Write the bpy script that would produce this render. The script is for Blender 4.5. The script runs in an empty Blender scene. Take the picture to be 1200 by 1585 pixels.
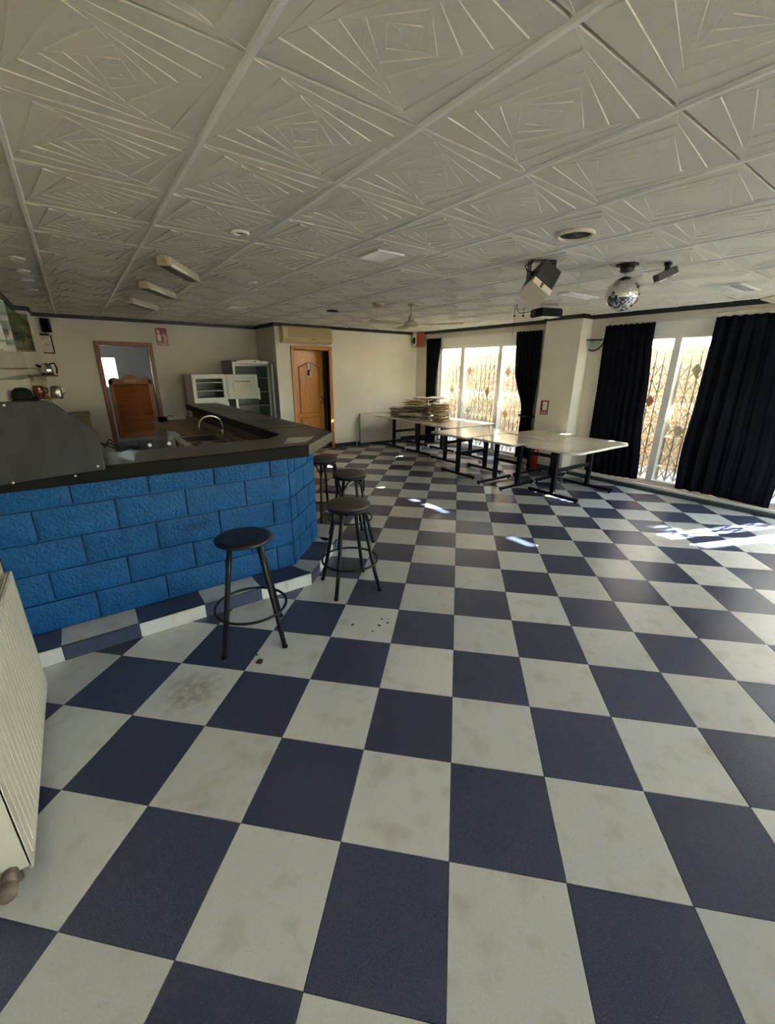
import bpy, bmesh, math, random
from mathutils import Vector, Matrix, noise
random.seed(7)
C = bpy.context.scene.collection
SC = bpy.context.scene
PI = math.pi

# ------------------------------------------------------------------ camera
cam_d = bpy.data.cameras.new('camera'); cam = bpy.data.objects.new('camera', cam_d); C.objects.link(cam)
cam_d.sensor_fit = 'HORIZONTAL'; cam_d.sensor_width = 36.0; cam_d.lens = 36.0 * 640.92 / 1200.0
cam_d.clip_start = 0.05; cam_d.clip_end = 500
_W = Vector((0.5552, 0.7650, -0.3261)); _R = Vector((0.8105, -0.5856, 0.0074))
_W.normalize(); _R = (_R - _W * _R.dot(_W)).normalized(); _U = _R.cross(_W)
_m = Matrix((_R, _U, -_W)).transposed().to_4x4(); _m.translation = Vector((0, 0, 1.6657))
cam.matrix_world = _m
SC.camera = cam

# ------------------------------------------------------------------ world, sun, exposure
w = bpy.data.worlds.new('sky'); SC.world = w; w.use_nodes = True
nt = w.node_tree; bg = nt.nodes['Background']
sky = nt.nodes.new('ShaderNodeTexSky'); sky.sky_type = 'NISHITA'; sky.sun_disc = False
SUN_DIR = Vector((-1.0, 0.39, -0.60)).normalized()
sky.sun_elevation = math.asin(-SUN_DIR.z); sky.sun_rotation = math.atan2(-SUN_DIR.x, -SUN_DIR.y)
sky.air_density = 1.0; sky.dust_density = 1.2; sky.ozone_density = 1.0
nt.links.new(sky.outputs[0], bg.inputs[0]); bg.inputs[1].default_value = 0.9
sd = bpy.data.lights.new('sun', 'SUN'); so = bpy.data.objects.new('sun', sd); C.objects.link(so)
sd.energy = 42.0; sd.angle = math.radians(0.6); sd.color = (1.0, 0.89, 0.74)
so.rotation_euler = SUN_DIR.to_track_quat('-Z', 'Y').to_euler(); so.location = (14, -4, 8)
def portal(name, loc, direction, sx, sy):
    l = bpy.data.lights.new(name, 'AREA'); o = bpy.data.objects.new(name, l); C.objects.link(o)
    l.shape = 'RECTANGLE'; l.size = sx; l.size_y = sy; l.cycles.is_portal = True
    o.location = loc; o.rotation_euler = Vector(direction).to_track_quat('-Z', 'Z').to_euler()
    return o
SC.view_settings.view_transform = 'Standard'; SC.view_settings.look = 'None'
SC.view_settings.gamma = 1.0; SC.view_settings.use_curve_mapping = False
SC.view_settings.exposure = 2.65
SC.cycles.use_denoising = True
SC.cycles.max_bounces = 14; SC.cycles.diffuse_bounces = 8; SC.cycles.transparent_max_bounces = 16
SC.cycles.sample_clamp_indirect = 8.0
SC.cycles.caustics_reflective = False; SC.cycles.caustics_refractive = False

# ------------------------------------------------------------------ materials
MATS = {}
def mat(name, col, rough=0.6, metal=0.0, var=0.0, scale=8.0, bump=0.0, bscale=60.0, spec=0.5, trans=0.0, alt=None, stretch=None, detail=4.0):
    m = bpy.data.materials.new(name); m.use_nodes = True; MATS[name] = m
    n = m.node_tree.nodes; L = m.node_tree.links; b = n['Principled BSDF']
    b.inputs['Base Color'].default_value = (*col, 1); b.inputs['Roughness'].default_value = rough
    b.inputs['Metallic'].default_value = metal; b.inputs['Specular IOR Level'].default_value = spec
    b.inputs['Transmission Weight'].default_value = trans
    tc = n.new('ShaderNodeTexCoord'); src = tc.outputs['Object']
    if stretch:
        mp = n.new('ShaderNodeMapping'); mp.inputs['Scale'].default_value = stretch
        L.new(src, mp.inputs[0]); src = mp.outputs[0]
    if var > 0 or alt:
        t = n.new('ShaderNodeTexNoise'); t.inputs['Scale'].default_value = scale; t.inputs['Detail'].default_value = detail
        L.new(src, t.inputs[0])
        r = n.new('ShaderNodeValToRGB'); a = alt if alt else tuple(c * (1 - var) for c in col)
        r.color_ramp.elements[0].position = 0.32; r.color_ramp.elements[1].position = 0.68
        r.color_ramp.elements[0].color = (*a, 1); r.color_ramp.elements[1].color = (*col, 1)
        L.new(t.outputs[0], r.inputs[0]); L.new(r.outputs[0], b.inputs['Base Color'])
    if bump > 0:
        t2 = n.new('ShaderNodeTexNoise'); t2.inputs['Scale'].default_value = bscale; t2.inputs['Detail'].default_value = 5
        L.new(src, t2.inputs[0])
        bp = n.new('ShaderNodeBump'); bp.inputs['Strength'].default_value = bump; bp.inputs['Distance'].default_value = 0.01
        L.new(t2.outputs[0], bp.inputs['Height']); L.new(bp.outputs[0], b.inputs['Normal'])
    return m
def emis(name, col, s):
    m = bpy.data.materials.new(name); m.use_nodes = True; MATS[name] = m
    b = m.node_tree.nodes['Principled BSDF']; b.inputs['Base Color'].default_value = (*col, 1)
    b.inputs['Emission Color'].default_value = (*col, 1); b.inputs['Emission Strength'].default_value = s
    return m
def glass(name, tint=(0.95, 0.98, 0.97), refl=0.08):
    m = bpy.data.materials.new(name); m.use_nodes = True; MATS[name] = m
    n = m.node_tree.nodes; L = m.node_tree.links; n.remove(n['Principled BSDF'])
    t = n.new('ShaderNodeBsdfTransparent'); t.inputs[0].default_value = (*tint, 1)
    g = n.new('ShaderNodeBsdfGlossy'); g.inputs['Roughness'].default_value = 0.03
    x = n.new('ShaderNodeMixShader'); x.inputs[0].default_value = refl
    L.new(t.outputs[0], x.inputs[1]); L.new(g.outputs[0], x.inputs[2]); L.new(x.outputs[0], n['Material Output'].inputs[0])
    return m

mat('plaster', (0.74, 0.70, 0.615), 0.85, var=0.10, scale=1.6, bump=0.12, bscale=90)
mat('plaster_white', (0.83, 0.79, 0.68), 0.85, var=0.08, scale=1.6, bump=0.12, bscale=90)
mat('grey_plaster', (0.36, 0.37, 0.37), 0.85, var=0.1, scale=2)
mat('ceiling_white', (0.74, 0.73, 0.70), 0.9, bump=0.22, bscale=170)
def relief_mat():
    m = mat('ceiling_relief', (0.66, 0.635, 0.57), 0.9)
    n = m.node_tree.nodes; L = m.node_tree.links; b = n['Principled BSDF']; b.inputs['Specular IOR Level'].default_value = 0.15
    uv = n.new('ShaderNodeUVMap'); uv.uv_map = 'rib'; mp = n.new('ShaderNodeMapping'); mp.inputs['Scale'].default_value = (260, 45, 1)
    t = n.new('ShaderNodeTexNoise'); t.inputs['Scale'].default_value = 1.0; t.inputs['Detail'].default_value = 2
    L.new(uv.outputs[0], mp.inputs[0]); L.new(mp.outputs[0], t.inputs[0])
    bp = n.new('ShaderNodeBump'); bp.inputs['Strength'].default_value = 0.35; bp.inputs['Distance'].default_value = 0.004
    L.new(t.outputs[0], bp.inputs['Height']); L.new(bp.outputs[0], b.inputs['Normal'])
relief_mat()
mat('runner_white', (0.80, 0.80, 0.77), 0.45, var=0.08, scale=5)
mat('cornice_dark', (0.018, 0.024, 0.026), 0.45)
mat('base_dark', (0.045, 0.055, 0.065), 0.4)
mat('joint', (0.03, 0.03, 0.035), 0.8)
mat('alu_white', (0.80, 0.80, 0.77), 0.35)
mat('wood_red', (0.26, 0.085, 0.026), 0.38, alt=(0.14, 0.04, 0.012), scale=3, stretch=(14, 14, 1.2))
mat('wood_saloon', (0.30, 0.095, 0.024), 0.45, alt=(0.17, 0.05, 0.013), scale=3, stretch=(2, 10, 14))
mat('wood_door', (0.62, 0.26, 0.065), 0.28, alt=(0.46, 0.17, 0.036), scale=3, stretch=(14, 14, 1.0))
mat('wood_work', (0.34, 0.25, 0.14), 0.5, alt=(0.27, 0.19, 0.10), scale=4, stretch=(8, 1.5, 8))
mat('brown_panel', (0.12, 0.075, 0.042), 0.45, alt=(0.085, 0.05, 0.028), scale=4, stretch=(8, 1.5, 8))
mat('slate_top', (0.060, 0.055, 0.049), 0.33, alt=(0.034, 0.030, 0.027), scale=5, bump=0.05, bscale=60)
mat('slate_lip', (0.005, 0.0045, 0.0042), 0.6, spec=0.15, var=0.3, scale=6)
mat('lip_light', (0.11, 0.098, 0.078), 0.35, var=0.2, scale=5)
mat('hood_grey', (0.040, 0.043, 0.046), 0.55, spec=0.3, alt=(0.028, 0.030, 0.032), scale=5, stretch=(3, 3, 1), metal=0.1)
mat('black_metal', (0.007, 0.007, 0.008), 0.35, spec=0.3)
mat('black_plastic', (0.006, 0.006, 0.007), 0.5, spec=0.15)
mat('black_soft', (0.009, 0.01, 0.013), 0.6, spec=0.2)
mat('seat_brown', (0.055, 0.045, 0.036), 0.5, var=0.15, scale=20)
mat('seat_black', (0.016, 0.018, 0.022), 0.33, var=0.2, scale=8)
mat('chrome', (0.75, 0.75, 0.75), 0.12, metal=1.0)
mat('steel', (0.55, 0.54, 0.52), 0.28, metal=1.0)
mat('cream_metal', (0.74, 0.70, 0.58), 0.38)
mat('radiator_white', (0.57, 0.54, 0.45), 0.32, var=0.05, scale=3)
mat('fridge_white', (0.72, 0.72, 0.68), 0.35)
mat('fridge_grey', (0.33, 0.33, 0.32), 0.45)
mat('fridge_in', (0.32, 0.36, 0.33), 0.45)
mat('freezer_in', (0.20, 0.24, 0.22), 0.4)
mat('ac_cream', (0.64, 0.53, 0.29), 0.45)
mat('ac_grille', (0.47, 0.38, 0.19), 0.5)
mat('curtain', (0.0065, 0.0072, 0.0130), 0.9, spec=0.1, var=0.35, scale=3, bump=0.15, bscale=400)
mat('marble_top', (0.70, 0.66, 0.55), 0.16, alt=(0.58, 0.52, 0.40), scale=2.2, detail=8)
mat('edge_band', (0.66, 0.63, 0.54), 0.35)
mat('newsprint', (0.80, 0.74, 0.58), 0.9, alt=(0.52, 0.47, 0.36), scale=14)
mat('newsprint_dark', (0.42, 0.36, 0.27), 0.9, alt=(0.10, 0.085, 0.065), scale=30)
mat('kraft', (0.75, 0.52, 0.20), 0.9, alt=(0.60, 0.46, 0.26), scale=10)
mat('strap_white', (0.85, 0.85, 0.82), 0.4)
mat('red_sign', (0.30, 0.012, 0.016), 0.4)
mat('sign_white', (0.80, 0.78, 0.75), 0.5)
mat('sign_brown', (0.28, 0.13, 0.07), 0.5)
mat('ext_red', (0.45, 0.012, 0.015), 0.25)
mat('speaker_wood', (0.33, 0.085, 0.03), 0.5, alt=(0.25, 0.06, 0.02), scale=4, stretch=(8, 8, 1))
mat('lamp_cream', (0.60, 0.55, 0.42), 0.5)
mat('fan_cream', (0.42, 0.37, 0.26), 0.5)
mat('tube_off', (0.85, 0.84, 0.78), 0.2)
mat('dark_hole', (0.012, 0.010, 0.009), 0.8)
mat('fixture_dark', (0.045, 0.042, 0.036), 0.4)
mat('fixture_cream', (0.75, 0.68, 0.55), 0.4)
mat('smoke_tan', (0.50, 0.40, 0.22), 0.5)
mat('olive_panel', (0.33, 0.28, 0.15), 0.6)
mat('shelf_wood', (0.24, 0.14, 0.07), 0.5, var=0.3, scale=10)
mat('jug_brown', (0.20, 0.05, 0.028), 0.15)
mat('tile_sill', (0.50, 0.33, 0.24), 0.5, var=0.3, scale=6)
mat('terrace', (0.52, 0.46, 0.37), 0.85, var=0.25, scale=3)
mat('grille_white', (0.72, 0.64, 0.48), 0.5)
mat('plate_terracotta', (0.55, 0.27, 0.15), 0.5)
mat('plate_cream', (0.50, 0.42, 0.26), 0.5)
mat('paper', (0.85, 0.83, 0.76), 0.7, alt=(0.45, 0.43, 0.39), scale=12)
mat('dirt', (0.045, 0.03, 0.018), 0.9)
mat('pipe_old', (0.22, 0.17, 0.12), 0.7, alt=(0.07, 0.05, 0.04), scale=20)
glass('glass_clear'); glass('glass_shelf', (0.72, 0.82, 0.78), 0.18); glass('glass_acrylic', (0.72, 0.72, 0.70), 0.12)
glass('glass_fridge', (0.75, 0.80, 0.77), 0.10)

def floor_mat(name, base, alt, speck, spk_lo, spk_hi, stain, rough, smudge=False):
    m = bpy.data.materials.new(name); m.use_nodes = True; MATS[name] = m
    n = m.node_tree.nodes; L = m.node_tree.links; b = n['Principled BSDF']
    tc = n.new('ShaderNodeTexCoord'); oi = n.new('ShaderNodeObjectInfo')
    ofs = n.new('ShaderNodeVectorMath'); ofs.operation = 'SCALE'; ofs.inputs[0].default_value = (37, 53, 11)
    L.new(oi.outputs['Random'], ofs.inputs['Scale'])
    ad = n.new('ShaderNodeVectorMath'); ad.operation = 'ADD'; L.new(tc.outputs['Object'], ad.inputs[0]); L.new(ofs.outputs[0], ad.inputs[1])
    def ns(scale, det, lo, hi, c0, c1, dist=0.0):
        t = n.new('ShaderNodeTexNoise'); t.inputs['Scale'].default_value = scale; t.inputs['Detail'].default_value = det
        t.inputs['Distortion'].default_value = dist
        L.new(ad.outputs[0], t.inputs[0]); r = n.new('ShaderNodeValToRGB')
        r.color_ramp.elements[0].position = lo; r.color_ramp.elements[1].position = hi
        r.color_ramp.elements[0].color = (*c0, 1); r.color_ramp.elements[1].color = (*c1, 1)
        L.new(t.outputs[0], r.inputs[0]); return r.outputs[0]
    def mix(fac, a, c):
        x = n.new('ShaderNodeMixRGB')
        L.new(fac, x.inputs[0]); L.new(a, x.inputs[1]); x.inputs[2].default_value = (*c, 1); return x.outputs[0]
    c1 = ns(300, 2, spk_lo, spk_hi, alt, base)
    f2 = ns(420, 2, 0.62, 0.68, (0, 0, 0), (1, 1, 1)); c2 = mix(f2, c1, speck)
    f3 = ns(9, 6, 0.54, 0.80, (0, 0, 0), (0.65, 0.65, 0.65)); c3 = mix(f3, c2, stain)
    f5 = ns(45, 6, 0.66, 0.74, (0, 0, 0), (0.3, 0.3, 0.3)); c3 = mix(f5, c3, stain)
    if smudge:
        ln = n.new('ShaderNodeVectorMath'); ln.operation = 'LENGTH'; L.new(tc.outputs['Object'], ln.inputs[0])
        m1 = n.new('ShaderNodeMapRange'); m1.inputs['From Min'].default_value = 0.19; m1.inputs['From Max'].default_value = 0.06; m1.inputs['To Max'].default_value = 0.75
        L.new(ln.outputs['Value'], m1.inputs['Value'])
        f6 = ns(22, 8, 0.36, 0.60, (0, 0, 0), (1, 1, 1)); mm = n.new('ShaderNodeMath'); mm.operation = 'MULTIPLY'
        L.new(m1.outputs[0], mm.inputs[0]); L.new(f6, mm.inputs[1]); c3 = mix(mm.outputs[0], c3, (0.24, 0.23, 0.18))
    c4 = c3
    hv = n.new('ShaderNodeHueSaturation'); mr = n.new('ShaderNodeMapRange')
    mr.inputs['To Min'].default_value = 0.90; mr.inputs['To Max'].default_value = 1.08
    L.new(oi.outputs['Random'], mr.inputs['Value']); L.new(mr.outputs[0], hv.inputs['Value'])
    L.new(c4, hv.inputs['Color']); L.new(hv.outputs[0], b.inputs['Base Color'])
    b.inputs['Roughness'].default_value = rough
    t2 = n.new('ShaderNodeTexNoise'); t2.inputs['Scale'].default_value = 300; L.new(ad.outputs[0], t2.inputs[0])
    bp = n.new('ShaderNodeBump'); bp.inputs['Strength'].default_value = 0.06; bp.inputs['Distance'].default_value = 0.004
    L.new(t2.outputs[0], bp.inputs['Height']); L.new(bp.outputs[0], b.inputs['Normal'])
    b.inputs['Specular IOR Level'].default_value = 0.5
    return m
floor_mat('tile_blue', (0.056, 0.066, 0.125), (0.032, 0.038, 0.078), (0.17, 0.18, 0.25), 0.38, 0.62, (0.075, 0.078, 0.10), 0.30)
floor_mat('tile_white', (0.60, 0.61, 0.60), (0.54, 0.55, 0.53), (0.50, 0.49, 0.44), 0.38, 0.62, (0.36, 0.33, 0.26), 0.30)

floor_mat('tile_white_smudged', (0.60, 0.61, 0.60), (0.54, 0.55, 0.53), (0.50, 0.49, 0.44), 0.38, 0.62, (0.36, 0.33, 0.26), 0.32, True)

def block_mat():
    m = mat('block_blue', (0.003, 0.088, 0.27), 0.5, spec=0.3, alt=(0.002, 0.066, 0.205), scale=6)
    n = m.node_tree.nodes; L = m.node_tree.links; b = n['Principled BSDF']
    tc = n.new('ShaderNodeTexCoord')
    t = n.new('ShaderNodeTexNoise'); t.inputs['Scale'].default_value = 55; t.inputs['Detail'].default_value = 3; t.inputs['Roughness'].default_value = 0.55
    L.new(tc.outputs['Object'], t.inputs[0])
    bp = n.new('ShaderNodeBump'); bp.inputs['Strength'].default_value = 0.9; bp.inputs['Distance'].default_value = 0.012
    L.new(t.outputs[0], bp.inputs['Height']); L.new(bp.outputs[0], b.inputs['Normal'])
block_mat()
mat('mortar_blue', (0.003, 0.075, 0.23), 0.5)
def brick_mat():
    m = bpy.data.materials.new('garden_brick'); m.use_nodes = True; MATS['garden_brick'] = m
    n = m.node_tree.nodes; L = m.node_tree.links; b = n['Principled BSDF']; b.inputs['Roughness'].default_value = 0.9
    tc = n.new('ShaderNodeTexCoord'); sp = n.new('ShaderNodeSeparateXYZ'); cb = n.new('ShaderNodeCombineXYZ')
    L.new(tc.outputs['Object'], sp.inputs[0]); L.new(sp.outputs['Y'], cb.inputs['X']); L.new(sp.outputs['Z'], cb.inputs['Y'])
    t = n.new('ShaderNodeTexBrick'); L.new(cb.outputs[0], t.inputs['Vector'])
    t.inputs['Scale'].default_value = 1.0; t.inputs['Brick Width'].default_value = 0.26; t.inputs['Row Height'].default_value = 0.075
    t.inputs['Mortar Size'].default_value = 0.012; t.inputs['Color1'].default_value = (0.34, 0.165, 0.062, 1)
    t.inputs['Color2'].default_value = (0.27, 0.12, 0.043, 1); t.inputs['Mortar'].default_value = (0.40, 0.31, 0.19, 1)
    L.new(t.outputs['Color'], b.inputs['Base Color'])
    bp = n.new('ShaderNodeBump'); bp.inputs['Strength'].default_value = 0.5; bp.inputs['Distance'].default_value = 0.01; bp.invert = True
    L.new(t.outputs['Fac'], bp.inputs['Height']); L.new(bp.outputs[0], b.inputs['Normal'])
brick_mat()

# ------------------------------------------------------------------ mesh helpers
class MB:
    def __init__(s): s.v = []; s.f = []; s.sm = []
    def add(s, vs, fs, smooth=False):
        k = len(s.v); s.v += [Vector(q) for q in vs]
        for f in fs: s.f.append(tuple(i + k for i in f)); s.sm.append(smooth)
        return s
    def box(s, x0, x1, y0, y1, z0, z1, M=None):
        vs = [Vector((x, y, z)) for z in (z0, z1) for y in (y0, y1) for x in (x0, x1)]
        if M: vs = [M @ q for q in vs]
        return s.add(vs, [(0, 2, 3, 1), (4, 5, 7, 6), (0, 1, 5, 4), (2, 6, 7, 3), (0, 4, 6, 2), (1, 3, 7, 5)])
    def prism(s, poly, z0, z1, M=None):      # poly CCW in xy
        n = len(poly); vs = [Vector((x, y, z0)) for x, y in poly] + [Vector((x, y, z1)) for x, y in poly]
        if M: vs = [M @ q for q in vs]
        return s.add(vs, [tuple(range(n - 1, -1, -1)), tuple(range(n, 2 * n))] + [(i, (i + 1) % n, n + (i + 1) % n, n + i) for i in range(n)])
    def cyl(s, a, b, r0, r1=None, n=12, caps=True):
        a = Vector(a); b = Vector(b); r1 = r0 if r1 is None else r1
        d = (b - a).normalized(); u = d.orthogonal().normalized(); w_ = d.cross(u)
        vs = []
        for p, r in ((a, r0), (b, r1)):
            vs += [p + (u * math.cos(t) + w_ * math.sin(t)) * r for t in [2 * PI * i / n for i in range(n)]]
        s.add(vs, [(i, (i + 1) % n, n + (i + 1) % n, n + i) for i in range(n)], True)
        if caps:
            k = len(s.v) - 2 * n
            s.f += [tuple(k + i for i in range(n - 1, -1, -1)), tuple(k + n + i for i in range(n))]; s.sm += [False, False]
        return s
    def tube(s, pts, r, n=8, closed=False):
        pts = [Vector(p) for p in pts]; m = len(pts); rings = []; u = None
        for i, p in enumerate(pts):
            if closed: d = pts[(i + 1) % m] - pts[i - 1]
            else: d = pts[min(i + 1, m - 1)] - pts[max(i - 1, 0)]
            d.normalize()
            u = d.orthogonal().normalized() if u is None else (u - d * u.dot(d)).normalized()
            w_ = d.cross(u)
            rr = r[i] if isinstance(r, (list, tuple)) else r
            rings.append([p + (u * math.cos(2 * PI * j / n) + w_ * math.sin(2 * PI * j / n)) * rr for j in range(n)])
        vs = [q for rg in rings for q in rg]; fs = []
        for i in range(m if closed else m - 1):
            a = i * n; b = ((i + 1) % m) * n
            fs += [(a + j, a + (j + 1) % n, b + (j + 1) % n, b + j) for j in range(n)]
        s.add(vs, fs, True)
        if not closed:
            k = len(s.v) - m * n
            s.f += [tuple(k + j for j in range(n - 1, -1, -1)), tuple(k + (m - 1) * n + j for j in range(n))]; s.sm += [False, False]
        return s
    def lathe(s, prof, c=(0, 0, 0), n=24, M=None):
        c = Vector(c); vs = []; m = len(prof)
        for r, z in prof: vs += [Vector((r * math.cos(2 * PI * j / n), r * math.sin(2 * PI * j / n), z)) for j in range(n)]
        vs = [(M @ q if M else q) + c for q in vs]
        fs = [(i * n + j, i * n + (j + 1) % n, (i + 1) * n + (j + 1) % n, (i + 1) * n + j) for i in range(m - 1) for j in range(n)]
        s.add(vs, fs, True)
        k = len(s.v) - m * n
        s.f += [tuple(k + j for j in range(n - 1, -1, -1)), tuple(k + (m - 1) * n + j for j in range(n))]; s.sm += [False, False]
        return s
    def mesh(s, name, m, off=(0, 0, 0), bevel=0.0, seg=1):
        off = Vector(off); me = bpy.data.meshes.new(name)
        me.from_pydata([q - off for q in s.v], [], s.f)
        me.polygons.foreach_set('use_smooth', s.sm)
        if bevel > 0:
            b = bmesh.new(); b.from_mesh(me)
            es = [e for e in b.edges if len(e.link_faces) == 2 and e.calc_face_angle(0) > 0.6]
            bmesh.ops.bevel(b, geom=es, offset=bevel, segments=seg, affect='EDGES', clamp_overlap=True)
            b.to_mesh(me); b.free()
        me.materials.append(MATS[m]); me.update()
        return me
    def build(s, name, m, parent=None, loc=(0, 0, 0), bevel=0.0, seg=1):
        o = bpy.data.objects.new(name, s.mesh(name, m, loc, bevel, seg)); C.objects.link(o)
        if parent: o.parent = parent                       # geometry given in the parent's frame
        o.location = loc
        return o
def tag(o, label=None, cat=None, group=None, kind=None):
    if label: o['label'] = label
    if cat: o['category'] = cat
    if group: o['group'] = group
    if kind: o['kind'] = kind
    return o
def thing(name, loc, label=None, cat=None, group=None, kind=None, rz=0.0):
    o = bpy.data.objects.new(name, None); C.objects.link(o); o.location = loc; o.rotation_euler = (0, 0, rz)
    o.empty_display_size = 0.1
    return tag(o, label, cat, group, kind)
def inst(name, me, parent, loc=(0, 0, 0), rz=0.0):
    o = bpy.data.objects.new(name, me); C.objects.link(o); o.parent = parent; o.location = loc; o.rotation_euler = (0, 0, rz)
    return o
def copy_tree(o, parent=None):
    c = o.copy(); C.objects.link(c); c.parent = parent
    for ch in list(o.children): copy_tree(ch, c)
    return c
def bx(*a): return MB().box(*a)
def TR(x, y, z): return Matrix.Translation((x, y, z))
def RX(a): return Matrix.Rotation(a, 4, 'X')
def RY(a): return Matrix.Rotation(a, 4, 'Y')
def RZ(a): return Matrix.Rotation(a, 4, 'Z')

HC = 2.485
XL, XW, YR, YB, YK = -0.53, 6.75, -5.5, 8.17, 9.20    # left wall, window wall, rear wall, far wall, wall behind the bar
XN = 3.25                                              # nook side
PX, PY0, PY1 = 6.46, 3.87, 4.50                        # pillar

# ================================================================== STRUCTURE
# ---- floor: diagonal checkerboard
FO = Vector((0.771, 0.670)); FU = Vector((0.7057, -0.7085)); FV = Vector((0.7085, 0.7057)); FT = 0.4
fl = tag(bx(XL - .2, XW + .2, YR - .2, YK + .15, -0.12, -0.004).build('floor', 'joint'), 'blue and off-white checkerboard tile floor laid diagonally', kind='structure')
def clip(poly, a, b, c):        # keep a*x+b*y<=c
    out = []
    for i in range(len(poly)):
        p, q = poly[i - 1], poly[i]; dp = a * p[0] + b * p[1] - c; dq = a * q[0] + b * q[1] - c
        if (dp <= 0) != (dq <= 0):
            t = dp / (dp - dq); out.append((p[0] + (q[0] - p[0]) * t, p[1] + (q[1] - p[1]) * t))
        if dq <= 0: out.append(q)
    return out
_h = FT / 2 - 0.0011
full = {}
for k_ in ('tile_blue', 'tile_white', 'tile_white_smudged'):
    full[k_] = MB().box(-_h, _h, -_h, _h, -0.006, 0.0).mesh('floor_tile', k_, bevel=0.0008)
rz_t = math.atan2(FU.y, FU.x)
cand = []
Rm2 = Matrix.Rotation(rz_t, 2)
for u in range(-24, 30):
    for v in range(-24, 30):
        c2 = FO + FU * ((u + .5) * FT) + FV * ((v + .5) * FT)
        if not (XL - .3 < c2.x < XW + .3 and YR - .3 < c2.y < YK + .3): continue
        if c2.x > XN + .3 and c2.y > YB + .3: continue
        cor = [tuple(c2 + Rm2 @ Vector((sx * _h, sy * _h))) for sx, sy in ((-1, -1), (1, -1), (1, 1), (-1, 1))]
        pl = cor
        lim = [(-1, 0, -XL), (1, 0, XW), (0, -1, -YR), (0, 1, YK if c2.x < XN else YB)]
        cut = any(a * p[0] + b * p[1] > c for p in cor for a, b, c in lim)
        for a, b, c in lim: pl = clip(pl, a, b, c)
        if len(pl) < 3: continue
        m_ = 'tile_blue' if (u + v) % 2 == 0 else 'tile_white'
        d = c2 - Vector((0, 0)); depth = d.x * 0.555 + d.y * 0.765 + 0.3
        lat = d.x * 0.81 - d.y * 0.585
        seen = depth > 0.35 and abs(lat) < depth * 0.96 + 0.35
        behind_bar = c2.x < 1.3 and c2.y > 3.1
        cand.append((0 if seen and not behind_bar else 1, depth, c2, pl, m_, cut, (u, v) == (-4, 1)))
cand.sort(key=lambda t: (t[0], t[1]))
rest = {'tile_blue': MB(), 'tile_white': MB()}; ntile = {'tile_blue': 0, 'tile_white': 0}
for pri, depth, c2, pl, m_, cut, sm_ in cand:
    if pri == 0 and ntile[m_] < 290:
        ntile[m_] += 1
        if cut: MB().prism(pl, -0.006, 0).build('floor_tile', m_, fl, (c2.x, c2.y, 0))
        else: inst('floor_tile', full['tile_white_smudged' if sm_ else m_], fl, (c2.x, c2.y, 0), rz_t)
    else: rest[m_].prism(pl, -0.006, 0)
for m_ in rest:
    if rest[m_].v: tag(rest[m_].build('floor_tiles_beyond', m_, fl), kind='stuff')

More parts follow.
